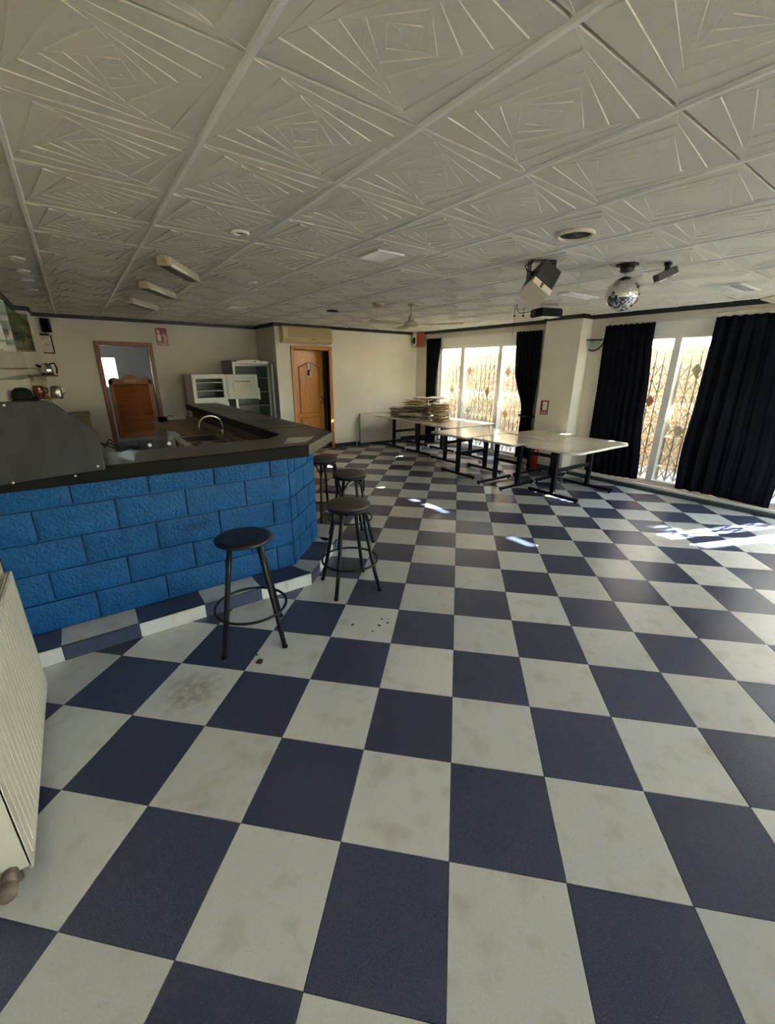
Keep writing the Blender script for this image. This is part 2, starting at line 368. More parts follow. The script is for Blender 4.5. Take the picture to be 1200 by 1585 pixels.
# ---- ceiling: runners, cross bars and whirl-relief tiles
ce = tag(bx(XL - .25, XW + .25, YR - .25, 11.9, HC + 0.035, HC + 0.2).build('ceiling', 'ceiling_white'), 'white suspended ceiling of square relief tiles', kind='structure')
GX0, GX, GY0, GY = 0.559, 0.606, 1.429, 0.594
def whirl():
    S = [0.98, 0.77, 0.575, 0.41, 0.27, 0.15, 0.06]
    A = [0, 8, 17, 29, 43, 60, 82]
    def sq(i, z, cut=0.0):
        s = (S[i] - cut) / 2 * math.sqrt(2); a0 = math.radians(A[i])
        return [Vector((s * GX * math.cos(a0 + PI / 4 + j * PI / 2), s * GY * math.sin(a0 + PI / 4 + j * PI / 2), z)) for j in range(4)]
    b = MB(); uv = []; SX, SY = math.tan(math.radians(3.6)), math.tan(math.radians(2.2)); EY = 1.0; CUT = .006
    def face(q, ax, fam):
        n_ = Vector((-ax.y, ax.x)); b.add(q, [tuple(range(len(q)))])
        uv.append([(v.to_2d().dot(n_) + fam * 3.1, v.to_2d().dot(ax)) for v in q])
    NR = len(S) - 1; Z = {}
    for i in range(NR):
        o = sq(i, 0.0, CUT if i else 0); n_ = sq(i + 1, 0.0)
        for j in range(4):
            k = (j + 1) % 4; ax = (n_[k] - n_[j]).to_2d().normalized(); t = Vector((-ax.y, ax.x))
            base = Vector((1, 0)) if j in (1, 3) else Vector((0, 1))
            if t.dot(base) < 0: t = -t
            sl = SX if j in (1, 3) else SY
            c_ = (o[j] + o[k] + n_[j] + n_[k]).to_2d() / 4
            zz = [max(-.009, min(0.0, -.0035 + sl * (p.to_2d() - c_).dot(t))) for p in (o[j], o[k], n_[k], n_[j])]
            Z[i, j] = zz; q = [Vector((p.x, p.y * EY, z)) for p, z in zip((o[j], o[k], n_[k], n_[j]), zz)]
            face([q[0], q[3], q[2]], ax, j); face([q[0], q[2], q[1]], ax, j)
    def wallq(p, q, zp0, zq0, zp1, zq1):
        face([Vector((p.x, p.y * EY, zp0)), Vector((q.x, q.y * EY, zq0)), Vector((q.x, q.y * EY, zq1)), Vector((p.x, p.y * EY, zp1))], Vector((1, 0)), 0)
    for i in range(NR):
        o = sq(i, 0.0, CUT if i else 0); n_ = sq(i + 1, 0.0); m_ = sq(i + 1, 0.0, CUT)
        for j in range(4):
            k = (j + 1) % 4
            if i < NR - 1:
                za, zb = Z[i, j], Z[i + 1, j]
                face([Vector((n_[j].x, n_[j].y, za[3])), Vector((m_[j].x, m_[j].y, zb[0])), Vector((m_[k].x, m_[k].y, zb[1])), Vector((n_[k].x, n_[k].y, za[2]))], Vector((1, 0)), 0)
            wallq(o[k], n_[k], Z[i, j][1], Z[i, j][2], Z[i, k][0], Z[i, k][3])
    c_ = sq(NR, -.0035); face([Vector((p.x, p.y * EY, p.z)) for p in c_[::-1]], Vector((1, 0)), 0)
    q = sq(0, 0.0)
    for j in range(4):
        k = (j + 1) % 4; wallq(q[j], q[k], Z[0, j][0], Z[0, j][1], .03, .03)
    me = b.mesh('ceiling_tile', 'ceiling_relief'); l = me.uv_layers.new(name='rib')
    for p, us in zip(me.polygons, uv):
        for li, u_ in zip(p.loop_indices, us): l.data[li].uv = u_
    return me
tile_me = whirl(); far_cells = []
i0, i1 = math.floor((XL - GX0) / GX), math.ceil((XW - GX0) / GX); j0, j1 = math.floor((YR - GY0) / GY), math.ceil((YK - GY0) / GY)
for i in range(i0, i1):
    for j in range(j0, j1):
        cx, cy = GX0 + (i + .5) * GX, GY0 + (j + .5) * GY
        if cx > XN + .3 and cy > YB + .31: continue
        dep = cx * .555 + cy * .765 - .27; la = cx * .811 - cy * .585
        if dep > -.3 and abs(la) < dep * .96 + .75: inst('ceiling_tile', tile_me, ce, (cx, cy, HC))
        else: far_cells.append((cx, cy))
bm_ = bmesh.new()
for cx, cy in far_cells:
    n0_ = len(bm_.verts); bm_.from_mesh(tile_me); bm_.verts.ensure_lookup_table()
    bmesh.ops.translate(bm_, verts=bm_.verts[n0_:], vec=(cx, cy, HC))
me_ = bpy.data.meshes.new('ceiling_tiles_beyond'); bm_.to_mesh(me_); bm_.free(); me_.materials.append(MATS['ceiling_relief'])
inst('ceiling_tiles_beyond', me_, ce)['kind'] = 'stuff'
for i in range(i0 + 1, i1):
    x = GX0 + i * GX; b = MB()
    ye = YK if x < XN else YB
    prof = [(-.014, 0.03), (-.014, -.004), (-.008, -.013), (.008, -.013), (.014, -.004), (.014, .03)]
    y = GY0 + j0 * GY
    b.add([(x + px_, yy, HC + pz) for yy in (YR, ye) for px_, pz in prof], [(k, k + 1, k + 7, k + 6) for k in range(5)])
    b.build('main_runner', 'runner_white', ce)
for j in range(j0 + 1, j1):
    y = GY0 + j * GY; xe = XW if y < YB else XN
    b = MB(); b.add([(xx, y + py, HC + pz) for xx in (XL, xe) for py, pz in ((-.02, .033), (-.014, .031), (-.006, .030), (.006, .030), (.014, .031), (.02, .033))],
                    [(k, k + 6, k + 7, k + 1) for k in range(5)])
    b.build('cross_bar', 'runner_white', ce)

# ---- walls
ZT = HC + 0.034
def wall(name, parts, label, m='plaster'):
    b = MB()
    for p in parts: b.box(*p)
    return tag(b.build(name, m), label, kind='structure')
wall('wall_left', [(XL - .2, XL, YR - .2, YK + .2, -.12, ZT)], 'cream plaster wall along the bar side')
W1Y0, W1Y1, W2Y0, W2Y1, WZ0, WZ1 = 5.02, 7.38, -1.50, 3.62, 0.06, 2.15
W3Y0, W3Y1 = -5.1, -3.3
XO = XW + .2
wall('wall_window', [(XW, XO, W1Y1, YB + .2, -.12, ZT), (XW, XO, W2Y1, W1Y0, -.12, ZT), (XW, XO, YR - .2, W3Y0, -.12, ZT), (XW, XO, W3Y1, W2Y0, -.12, ZT), (XW, XO, W3Y0, W3Y1, -.12, WZ0), (XW, XO, W3Y0, W3Y1, WZ1, ZT),
                     (XW, XO, W1Y0, W1Y1, -.12, WZ0), (XW, XO, W1Y0, W1Y1, WZ1, ZT), (XW, XO, W2Y0, W2Y1, -.12, WZ0), (XW, XO, W2Y0, W2Y1, WZ1, ZT)],
     'cream plaster wall with two wide curtained windows')
wall('wall_pillar', [(PX, XW, PY0, PY1, -.12, ZT)], 'white square pillar standing between the two windows', 'plaster_white')
D1X0, D1X1, DZ = 3.62, 4.38, 2.02
wall('wall_far', [(XN, D1X0, YB, YB + .15, -.12, ZT), (D1X1, XW + .2, YB, YB + .15, -.12, ZT), (D1X0, D1X1, YB, YB + .15, DZ, ZT)],
     'cream plaster far wall with a wooden door and air conditioner', 'plaster_white')
wall('wall_nook', [(XN, XN + .15, YB + .15, YK, -.12, ZT)], 'short return wall beside the glass fridge')
D2X0, D2X1 = 0.46, 1.21
wall('wall_bar', [(XL - .2, D2X0, YK, YK + .15, -.12, ZT), (D2X1, XN, YK, YK + .15, -.12, ZT), (D2X0, D2X1, YK, YK + .15, DZ, ZT)],
     'cream plaster wall behind the bar with swing doors')
wall('wall_column', [(XL, -.37, 8.42, YK, -.12, ZT)], 'cream boxed-in corner column behind the bar')
RX0, RX1, RZ0, RZ1 = 2.1, 4.0, 0.9, 2.1
wall('wall_rear', [(XL - .2, RX0, YR - .2, YR, -.12, ZT), (RX1, XO, YR - .2, YR, -.12, ZT), (RX0, RX1, YR - .2, YR, -.12, RZ0), (RX0, RX1, YR - .2, YR, RZ1, ZT)],
     'plaster wall behind the camera with wide glazing')
# back room behind the swing doors, closet behind the wooden door
BW = (-0.45, 0.83, 1.25, 1.86)
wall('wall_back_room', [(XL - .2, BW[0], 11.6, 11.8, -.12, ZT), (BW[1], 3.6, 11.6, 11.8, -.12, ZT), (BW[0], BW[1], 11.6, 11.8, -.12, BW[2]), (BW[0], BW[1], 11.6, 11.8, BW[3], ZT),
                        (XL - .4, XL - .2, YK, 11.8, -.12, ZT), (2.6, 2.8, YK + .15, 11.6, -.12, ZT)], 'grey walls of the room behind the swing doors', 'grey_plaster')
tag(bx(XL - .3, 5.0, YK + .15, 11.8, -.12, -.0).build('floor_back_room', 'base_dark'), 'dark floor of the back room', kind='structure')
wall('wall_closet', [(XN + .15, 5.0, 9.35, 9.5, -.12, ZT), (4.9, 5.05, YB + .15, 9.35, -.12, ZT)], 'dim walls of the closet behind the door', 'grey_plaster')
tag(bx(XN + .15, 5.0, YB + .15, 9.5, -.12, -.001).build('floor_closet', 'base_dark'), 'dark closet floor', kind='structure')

# ---- dark cornice strips and skirtings
CZ = HC - 0.062
corn = [('trim_1', (XL, XL + .03, YR, 8.42)), ('trim_2', (XL, -.37, 8.39, 8.42)), ('trim_3', (-.37, -.34, 8.42, YK)), ('trim_4', (-.37, XN, YK - .03, YK)),
        ('trim_5', (XN - .03, XN, YB, YK)), ('trim_6', (XN - .03, XW, YB - .03, YB)), ('trim_7', (XW - .03, XW, PY1, YB)), ('trim_8', (PX - .03, XW, PY1, PY1 + .03)),
        ('trim_9', (PX - .03, PX, PY0 - .03, PY1 + .03)), ('trim_10', (PX - .03, XW, PY0 - .03, PY0)), ('trim_11', (XW - .03, XW, YR, PY0))]
for nme, (a, b_, c, d) in corn:
    tag(bx(a, b_, c, d, CZ, HC + .004).build(nme, 'cornice_dark'), 'near-black cornice strip under the ceiling', kind='structure')
tag(bx(D1X1 + .08, XW, YB - .018, YB, 0, .085).build('baseboard_far', 'base_dark'), 'dark grey skirting along the far wall', kind='structure')
tag(bx(XN, D1X0 - .08, YB - .018, YB, 0, .085).build('baseboard_nook', 'base_dark'), 'dark grey skirting left of the wooden door', kind='structure')
tag(bx(XW - .018, XW, 7.4, YB - .02, 0, .085).build('baseboard_window', 'base_dark'), 'dark grey skirting by the far corner', kind='structure')
tag(bx(PX - .015, PX, PY0, PY1, 0, .085).build('baseboard_pillar', 'base_dark'), 'dark grey skirting on the pillar', kind='structure')

# ---- windows
def window(name, y0, y1, muls, label):
    r = thing(name, (XW + .1, (y0 + y1) / 2, WZ0), label, kind='structure'); ox, oy, oz = r.location
    def part(nm, b, m, par=r): 
        b.v = [q - r.location for q in b.v]; return b.build(nm, m, par)
    fr = MB(); t = .055
    fr.box(XW + .05, XW + .14, y0, y0 + t, WZ0, WZ1).box(XW + .05, XW + .14, y1 - t, y1, WZ0, WZ1)
    fr.box(XW + .05, XW + .14, y0, y1, WZ0, WZ0 + .05).box(XW + .05, XW + .14, y0, y1, WZ1 - .05, WZ1)
    part('window_frame', fr, 'alu_white')
    ys = [y0] + muls + [y1]
    for m_ in muls: part('mullion', bx(XW + .045, XW + .145, m_ - .045, m_ + .045, WZ0 + .05, WZ1 - .05), 'alu_white')
    for a, c in zip(ys[:-1], ys[1:]): part('pane', bx(XW + .088, XW + .094, a + .03, c - .03, WZ0 + .04, WZ1 - .04), 'glass_clear')
    part('blind_box', bx(XW - .02, XW, y0 - .04, y1 + .04, WZ1, WZ1 + .16), 'alu_white')
    return r
window('window_1', W1Y0, W1Y1, [6.68, 5.68], 'white-framed glazed doors beside the newspaper tables')
window('window_2', W2Y0, W2Y1, [2.63, 1.62, 0.60, -.45], 'white-framed glazed doors behind the large navy curtains')
window('window_3', W3Y0, W3Y1, [-4.2], 'white-framed glazed doors farther along behind the camera')
portal('portal_behind', (XO, (W3Y0 + W3Y1) / 2, 1.1), (-1, 0, 0), W3Y1 - W3Y0, 2.1)
r3 = thing('window_4', ((RX0 + RX1) / 2, YR - .1, RZ0), 'wide glazing behind the camera', kind='structure')
b3 = MB()
for x in (RX0, 2.9, RX1 - .06): b3.box(x - r3.location.x, x + .06 - r3.location.x, -.03, .03, 0, RZ1 - RZ0)
b3.build('window_frame', 'alu_white', r3)
bx(RX0 - r3.location.x, RX1 - r3.location.x, -.004, .004, 0, RZ1 - RZ0).build('pane', 'glass_clear', r3)
portal('portal_rear', ((RX0 + RX1) / 2, YR - .15, (RZ0 + RZ1) / 2), (0, 1, 0), RX1 - RX0, RZ1 - RZ0)
portal('portal_far', (XO, (W1Y0 + W1Y1) / 2, 1.1), (-1, 0, 0), W1Y1 - W1Y0, 2.1)
portal('portal_near', (XO, (W2Y0 + W2Y1) / 2, 1.1), (-1, 0, 0), W2Y1 - W2Y0, 2.1)

# raised sill with pale rail along the near window
r = thing('trim_12', (6.6, 1.6, 0), 'raised tiled window sill with pale and black rails', kind='structure')
for nm, a, m in (('sill_step', (-.10, .15, -4.0, 2.2, 0, .05), 'base_dark'), ('sill_rail', (-.05, .0, -4.0, 2.2, .05, .085), 'alu_white'), ('sill_groove', (.0, .15, -4.0, 2.2, .05, .062), 'base_dark'), ('sill_tile_row', (.055, .15, -4.0, 2.2, .062, .078), 'tile_sill')):
    bx(*a).build(nm, m, r, bevel=.004)

# ---- outside: terrace, garden wall, beam, distant ground
tag(bx(XO, 60, -40, 60, -.25, -.06).build('terrace_ground', 'terrace'), 'sunlit beige terrace ground outside the windows', kind='structure')
tag(bx(-40, XL - .42, -40, 60, -.3, -.13).build('ground_left', 'terrace'), 'ground outside left', kind='structure')
tag(bx(XL - .42, XO, -40, YR - .25, -.3, -.13).build('ground_rear', 'terrace'), 'ground outside behind the camera', kind='structure')
tag(bx(XL - .42, XO, 11.85, 60, -.3, -.13).build('ground_back', 'terrace'), 'ground outside behind the back room', kind='structure')
gw = tag(MB().box(8.6, 8.7, .20, 14, -.1, 2.06).box(8.6, 8.7, -2.2, .20, -.1, 1.45).build('wall_garden', 'garden_brick'), 'orange brick garden wall seen through the windows', kind='structure')  # low near stretch is unseen, shaped to let a sun pool onto the floor
tag(MB().box(8.60, 8.64, .20, 14, 2.20, 3.06).box(8.60, 8.64, -.30, .20, 2.30, 3.3).box(8.60, 8.64, -2.2, -.30, 1.88, 3.3).build('trim_13', 'garden_brick'), 'brick-coloured pergola beam above the garden wall, extended out of view to cut the sun', kind='structure')  # unseen height and near sections added to narrow the sun patches indoors


tag(bx(13.0, 14.0, -9.5, -4.15, -.2, 6.2).build('wall_sun_blocker', 'plaster'), 'plain unseen wall added beyond the terrace to block the sun', kind='structure')  # added out of view to keep direct sun off the window behind the camera

# ================================================================== DOORS
def local(r, b):
    b.v = [q - r.location for q in b.v]; return b
# wooden panel door, ajar
r = thing('door_1', (4.0, YB, 0), 'varnished orange wooden panel door standing ajar under the air conditioner', kind='structure')
fb = MB()
fb.box(D1X0 - .075, D1X0, YB - .025, YB + .15, 0, DZ + .07).box(D1X1, D1X1 + .075, YB - .025, YB + .15, 0, DZ + .07).box(D1X0, D1X1, YB - .025, YB + .15, DZ, DZ + .07)
local(r, fb).build('door_frame', 'wood_door', r, bevel=.006)
lf = thing('door_leaf', (D1X0 - 4.0 + .005, .06, 0), None); lf.parent = r; lf.rotation_euler = (0, 0, math.radians(13))
LW = D1X1 - D1X0 - .01
bx(0, LW, 0, .035, .008, DZ - .005).build('leaf_board', 'wood_door', lf, bevel=.003)
def arch_panel(x0, x1, z0, z1, rise, y, t):
    pts = [(x0, z0), (x1, z0)]
    for i in range(13):
        s = i / 12; pts.append((x1 + (x0 - x1) * s, z1 + rise * (0.5 - 0.5 * math.cos(2 * PI * s)) ** 1.0))
    M = Matrix(((1, 0, 0, 0), (0, 0, 1, y - t), (0, 1, 0, 0), (0, 0, 0, 1)))
    return MB().prism(pts, t, 0, M)
for nm, z0, z1, rs in (('panel', .78, 1.68, .10), ('panel', .16, .66, 0.0)):
    b = arch_panel(.12, LW - .12, z0, z1, rs, -.001, .012); b.build(nm, 'wood_door', lf, bevel=.006)
    pts = [(.105, z0 - .015), (LW - .105, z0 - .015)] + [(LW - .105 + (.21 - LW) * i / 12, z1 + .015 + rs * (0.5 - 0.5 * math.cos(2 * PI * i / 12))) for i in range(13)]
    MB().tube([(x, -.002, z) for x, z in pts], .008, 6, True).build('panel_moulding', 'wood_red', lf)
pl = MB().tube([(LW - .06, 0, 1.03), (LW - .06, -.05, 1.03), (LW - .17, -.05, 1.03)], .009, 8).box(LW - .08, LW - .04, -.008, 0, .95, 1.1); pl.build('handle', 'chrome', lf)
# small figure plaque hung on the door leaf
sg = thing('door_plaque', (0, 0, 0), 'small pale plaque with a dark figure hung on the orange door', 'plaque')
a13 = math.radians(13); ca, sa = math.cos(a13), math.sin(a13)
px0 = Vector((D1X0 + .005, YB + .06, 0)) + Vector((ca * .36 + sa * .016, sa * .36 - ca * .016, 0)); sg.location = (px0.x, px0.y, 1.50); sg.rotation_euler = (0, 0, a13)
bx(-.05, .05, -.008, 0, 0, .16).build('plate', 'plate_cream', sg, bevel=.003)
MB().cyl((0, 0, .21), (0, -.008, .21), .038, n=16).build('disc', 'plate_cream', sg)
MB().cyl((-.015, -.008, .115), (-.015, -.014, .115), .028, n=12).cyl((.028, -.008, .135), (.028, -.014, .135), .016, n=10).box(-.045, .01, -.013, -.008, .03, .10).build('figure', 'black_plastic', sg)
for q_ in (-1, 1): MB().tube([(.045 * q_, -.004, .18), (.05 * q_, -.004, .23), (.035 * q_, -.004, .27)], .006, 6).build('horn', 'shelf_wood', sg)

# frame with louvred saloon door behind the bar
r = thing('door_2', (.835, YK, 0), 'dark wooden door frame with louvred swing door behind the bar', kind='structure')
fb = MB()
fb.box(D2X0 - .075, D2X0, YK - .025, YK + .15, 0, DZ + .07).box(D2X1, D2X1 + .075, YK - .025, YK + .15, 0, DZ + .07).box(D2X0, D2X1, YK - .025, YK + .15, DZ, DZ + .07)
local(r, fb).build('door_frame', 'wood_red', r, bevel=.006)
lf = thing('swing_leaf', (0, .03, 0)); lf.parent = r
x0, x1, z0, z1 = -.345, .345, .40, 1.42
for q_ in (x0, x1 - .07): bx(q_, q_ + .07, -.018, .018, z0, z1 + .03).build('stile', 'wood_saloon', lf, bevel=.004)
bx(x0 + .07, x1 - .07, -.018, .018, z0, z0 + .09).build('bottom_rail', 'wood_saloon', lf, bevel=.004)
pts = [(x0 - 0.005, z1 - .05), (x1 + .005, z1 - .05)]
for i in range(25):
    s = i / 24; x = x1 + (x0 - x1) * s; u = abs(s - .5) * 2
    z = 1.455 + (.075 * max(0, math.cos(u / .42 * PI / 2)) if u < .42 else .03 * math.sin(max(0, (u - .42) / .58) * PI)) + (-.05 if u > .97 else 0)
    pts.append((x, z))
M = Matrix(((1, 0, 0, 0), (0, 0, 1, -.018), (0, 1, 0, 0), (0, 0, 0, 1)))
MB().prism(pts, .036, 0, M).build('top_rail', 'wood_saloon', lf, bevel=.003)
bx(-.09, .09, -.021, -.018, 1.40, 1.455).build('name_plate', 'wood_work', lf)
ns = 24
sl = MB(); sl.add([(x0 + .07, -.012, 0), (x1 - .07, -.012, 0), (x1 - .07, .012, .034), (x0 + .07, .012, .034), (x0 + .07, -.017, .006), (x1 - .07, -.017, .006), (x1 - .07, .007, .04), (x0 + .07, .007, .04)],
                  [(0, 3, 2, 1), (4, 5, 6, 7), (0, 1, 5, 4), (2, 3, 7, 6), (0, 4, 7, 3), (1, 2, 6, 5)])
sm = sl.mesh('slat', 'wood_saloon')
for i in range(ns): inst('slat', sm, lf, (0, 0, z0 + .088 + i * (z1 - .05 - z0 - .09) / ns))

# ================================================================== BAR
BY = 3.0; XB = XL + .004
r = thing('bar_counter', (0.6, 3.0, 0), 'L-shaped bar with split-face blue block front and dark slate top', 'bar counter')
def P(b): return local(r, b)
ZC0, ZC1, ZS = 1.055, 1.13, .107
P(MB().prism([(XB, BY + .012), (1.22, BY + .012), (1.65, BY + .452), (1.65 - .012, 7.15), (1.42, 7.15), (1.42, 3.55), (1.12, 3.22), (XB, 3.22)], 0, ZC0)).build('core_wall', 'mortar_blue', r)
# blocks, one mesh for each cut size
blocks_me = {}
def block_mesh(wd, ht, seed, amp):
    key = (round(wd, 3), round(ht, 3), seed, amp)
    if key in blocks_me: return blocks_me[key]
    nx, nz = max(3, int(wd / .03)), max(3, int(ht / .03)); b = MB(); vs = []; fs = []
    for k in range(nz + 1):
        for i in range(nx + 1):
            x = wd * i / nx; z = ht * k / nz; e = min(x, wd - x, z, ht - z)
            y = -.004 if e < 1e-6 else -(.013 + amp * noise.noise(Vector((x * 14 + seed * 9.1, z * 14, seed * 3.7))) + amp * .5 * noise.noise(Vector((x * 40, z * 40, seed * 5.3))))
            vs.append((x, y, z))
    W_ = nx + 1
    fs = [(k * W_ + i, k * W_ + i + 1, (k + 1) * W_ + i + 1, (k + 1) * W_ + i) for k in range(nz) for i in range(nx)]
    b.add(vs, fs, True)
    k0 = [(0, .02, 0), (wd, .02, 0), (wd, .02, ht), (0, .02, ht)]; f_ = [(0, -.004, 0), (wd, -.004, 0), (wd, -.004, ht), (0, -.004, ht)]
    for j in range(4):
        k = (j + 1) % 4; b.add([k0[j], k0[k], f_[k], f_[j]], [(0, 1, 2, 3)])
    blocks_me[key] = b.mesh('block', 'block_blue'); return blocks_me[key]
def block_wall(p0, direction, length, offs, amp, pitch=.405, course=.195):
    d = Vector((direction[0], direction[1], 0)).normalized(); ang = math.atan2(d.y, d.x); k = 0; z = ZS
    sd_ = 0
    while z < ZC0 - .02:
        z2 = min(z + course, ZC0 - .002); o = offs[k % len(offs)] % pitch; s = o - pitch
        while s < length - .012:
            a = max(s, 0) + .004; e = min(s + pitch, length) - .004
            if e - a > .015:
                sd_ = (sd_ + 1) % 6; me = block_mesh(e - a, z2 - z - .009, sd_, amp)
                p = Vector((p0[0], p0[1], 0)) + d * a; inst('block', me, r, Vector((p.x, p.y, z + .005)) - r.location, ang)
            s += pitch
        z += course; k += 1
block_wall((XB, BY), (1, 0), 1.22 - XB, [-.14 - XB, .065 - XB], .008)
block_wall((1.22, BY), (.43, .44), math.hypot(.43, .44), [.12, .30], .004, .30)
block_wall((1.65, 3.44), (0, 1), 3.70, [.1, .30], .004)
# step round the foot of the bar, tiled
P(MB().prism([(XB, 2.795), (1.272, 2.795), (1.78, 3.31), (1.78, 7.15), (1.60, 7.15), (1.55, 3.5), (1.2, 3.05), (XB, 3.05)], 0, ZS - .006)).build('step_core', 'joint', r)
seams = [XB, -.352, .05, .452, .854, 1.268]
for i in range(5):
    a, e = seams[i] + .0012, seams[i + 1] - .0012
    fcol = 'tile_white' if i % 2 == 0 else 'tile_blue'; tcol = 'tile_blue' if i % 2 == 0 else 'tile_white'
    P(bx(a, e, 2.788, 2.796, .001, ZS - .001)).build('step_face_tile', fcol, r)
    e2 = 1.19 if i == 4 else e
    P(MB().prism([(a, 2.788), (e, 2.788), (e2, BY), (a, BY)], ZS - .007, ZS)).build('step_top_tile', tcol, r)
dd = Vector((.7022, .712)); nn = Vector((.712, -.7022)); p0 = Vector((1.27, 2.788)); 
for i, (a, e) in enumerate(((.0, .22), (.22, .62), (.62, .726))):
    q0 = p0 + dd * (a + .0012); q1 = p0 + dd * (e - .0012); b0 = q0 - nn * .19; b1 = q1 - nn * .19
    if i == 0: b0 = Vector((1.19, BY))
    fcol = 'tile_blue' if i % 2 == 0 else 'tile_white'; tcol = 'tile_white' if i % 2 == 0 else 'tile_blue'
    P(MB().prism([tuple(q0 - nn * .008), tuple(q0), tuple(q1), tuple(q1 - nn * .008)], .001, ZS - .001)).build('step_face_tile', fcol, r)
    P(MB().prism([tuple(q0), tuple(q1), tuple(b1), tuple(b0)], ZS - .007, ZS)).build('step_top_tile', tcol, r)
for i in range(10):
    a, e = 3.312 + i * .4, min(3.312 + (i + 1) * .4, 7.15)
    if e <= a: continue
    P(bx(1.775, 1.783, a, e - .002, .001, ZS - .001)).build('step_face_tile', 'tile_blue' if i % 2 == 0 else 'tile_white', r)
    P(bx(1.655, 1.783, a, e - .002, ZS - .007, ZS)).build('step_top_tile', 'tile_white' if i % 2 == 0 else 'tile_blue', r)
# slate top in sections with lip
top = [(XB, 2.84), (1.325, 2.84), (1.80, 3.34), (1.80, 7.2), (1.35, 7.2), (1.35, 3.45), (1.19, 3.28), (XB, 3.28)]
P(MB().prism(top, ZC0 + .002, ZC1)).build('slate_slab', 'slate_top', r, bevel=.006)
P(bx(XB, 1.325, 2.825, 2.84, ZC0 - .012, ZC1 - .002)).build('front_lip', 'slate_lip', r, bevel=.004)
q0, q1 = Vector((1.325, 2.828)), Vector((1.806, 3.334))
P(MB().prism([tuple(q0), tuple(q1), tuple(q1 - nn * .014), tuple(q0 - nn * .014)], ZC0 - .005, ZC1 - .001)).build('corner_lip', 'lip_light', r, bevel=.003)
P(bx(1.80, 1.812, 3.335, 7.2, ZC0 - .005, ZC1 - .002)).build('side_lip', 'slate_lip', r, bevel=.003)
P(bx(1.338, 1.35, 3.45, 7.2, ZC0 - .005, ZC1 - .002)).build('inner_lip', 'slate_lip', r, bevel=.003)
P(bx(1.345, 1.80, 3.83, 3.838, ZC1 - .001, ZC1 + .002)).build('top_joint', 'slate_lip', r)
P(bx(1.345, 1.80, 5.45, 5.458, ZC1 - .001, ZC1 + .002)).build('top_joint', 'slate_lip', r)
for (a, b_, c, d) in ((1.50, 1.74, 4.02, 4.55), (1.48, 1.74, 5.75, 6.35)):
    P(bx(a, b_, c, d, ZC1 - .002, ZC1 + .002)).build('dark_inset', 'fixture_dark', r)  # plain dark plates standing for rough inset patches in the bar top
P(bx(1.405, 1.425, 4.1, 7.15, .80, ZC0)).build('inner_panel', 'brown_panel', r)

# grey screen panel bolted on the front of the bar
r = thing('bar_screen', (-.2, 2.81, 1.09), 'dark grey metal screen with sloping corner fixed at the bar end', 'screen')
prof = [(XL + .002, 1.088), (.052, 1.118), (.054, 1.315), (-.105, 1.484), (-.14, 1.50), (XL + .002, 1.50)]
M = Matrix(((1, 0, 0, 0), (0, 0, 1, 2.792), (0, 1, 0, 0), (0, 0, 0, 1)))
local(r, MB().prism(prof, .03, 0, M)).build('panel', 'hood_grey', r, bevel=.003)
for q_, k_ in ((XL + .05, 1.40), (-.03, 1.30)): local(r, bx(q_, q_ + .03, 2.842, 3.1, ZC1 + .001, k_)).build('support', 'black_metal', r)
sc_ = MB()
for x, z in ((-.09, 1.10), (.02, 1.14), (-.35, 1.10), (-.30, 1.485)): sc_.cyl((x, 2.792, z), (x, 2.789, z), .006, n=8)
local(r, sc_).build('screw', 'steel', r)

tag(MB().prism([(1.20, 2.985), (1.36, 2.95), (1.54, 3.17), (1.33, 3.22)], ZC1 + .0003, ZC1 + .0015).build('paper_sheet', 'paper', None, (1.36, 3.07, ZC1)), 'white printed sheet of paper lying on the bar corner', 'paper')
cb = MB()
for k in range(3):
    cb.tube([(.06 + .01 * k, 3.12 + .03 * k, 1.22 - .02 * k), (.11, 3.14 + .02 * k, 1.19 + .02 * k), (.16, 3.2, 1.145 + .02 * k), (.22 + .03 * k, 3.22, 1.16), (.26 + .03 * k, 3.24, 1.14)], .006, 6)
tag(cb.build('black_cable', 'black_plastic', None, (.15, 3.16, 1.135)), 'tangle of black cable on the bar behind the grey screen', 'cable')

# things in the bar's working side
r = thing('worktop_unit', (1.1, 6.0, 0), 'light wooden worktop with notch inside the bar', 'worktop')
local(r, MB().prism([(.98, 5.55), (1.40, 5.55), (1.40, 7.45), (.84, 7.45), (.84, 6.55), (.98, 6.3)], .845, .88)).build('worktop', 'wood_work', r, bevel=.004)
local(r, bx(1.36, 1.402, 4.3, 7.45, .88, .94)).build('upstand', 'wood_work', r, bevel=.003)
for q_, k_ in ((.88, 6.6), (.88, 7.35), (1.3, 7.35)): local(r, bx(q_, q_ + .05, k_, k_ + .05, 0, .845)).build('leg', 'fridge_white', r)
local(r, bx(1.02, 1.30, 5.7, 6.2, .35, .80)).build('under_shelf', 'brown_panel', r)
r = thing('sink_unit', (1.12, 5.05, 0), 'stainless steel sink with draining board inside the bar', 'sink')
sb = MB(); xs, ys = [.83, .90, 1.28, 1.36], [4.5, 4.62, 4.95, 5.02, 5.45, 5.52]
for i in range(3):
    for j in range(5):
        hole = i == 1 and j in (1, 3)
        if not hole: sb.box(xs[i], xs[i + 1], ys[j], ys[j + 1], .868, .88)
local(r, sb).build('sink_deck', 'steel', r)
bb = MB()
for (a, c) in ((4.62, 4.95), (5.02, 5.45)):
    bb.box(.90, 1.28, a, c, .70, .706).box(.896, .90, a, c, .70, .869).box(1.28, 1.284, a, c, .70, .869).box(.90, 1.28, a - .004, a, .70, .869).box(.90, 1.28, c, c + .004, .70, .869)
local(r, bb).build('basin', 'steel', r)
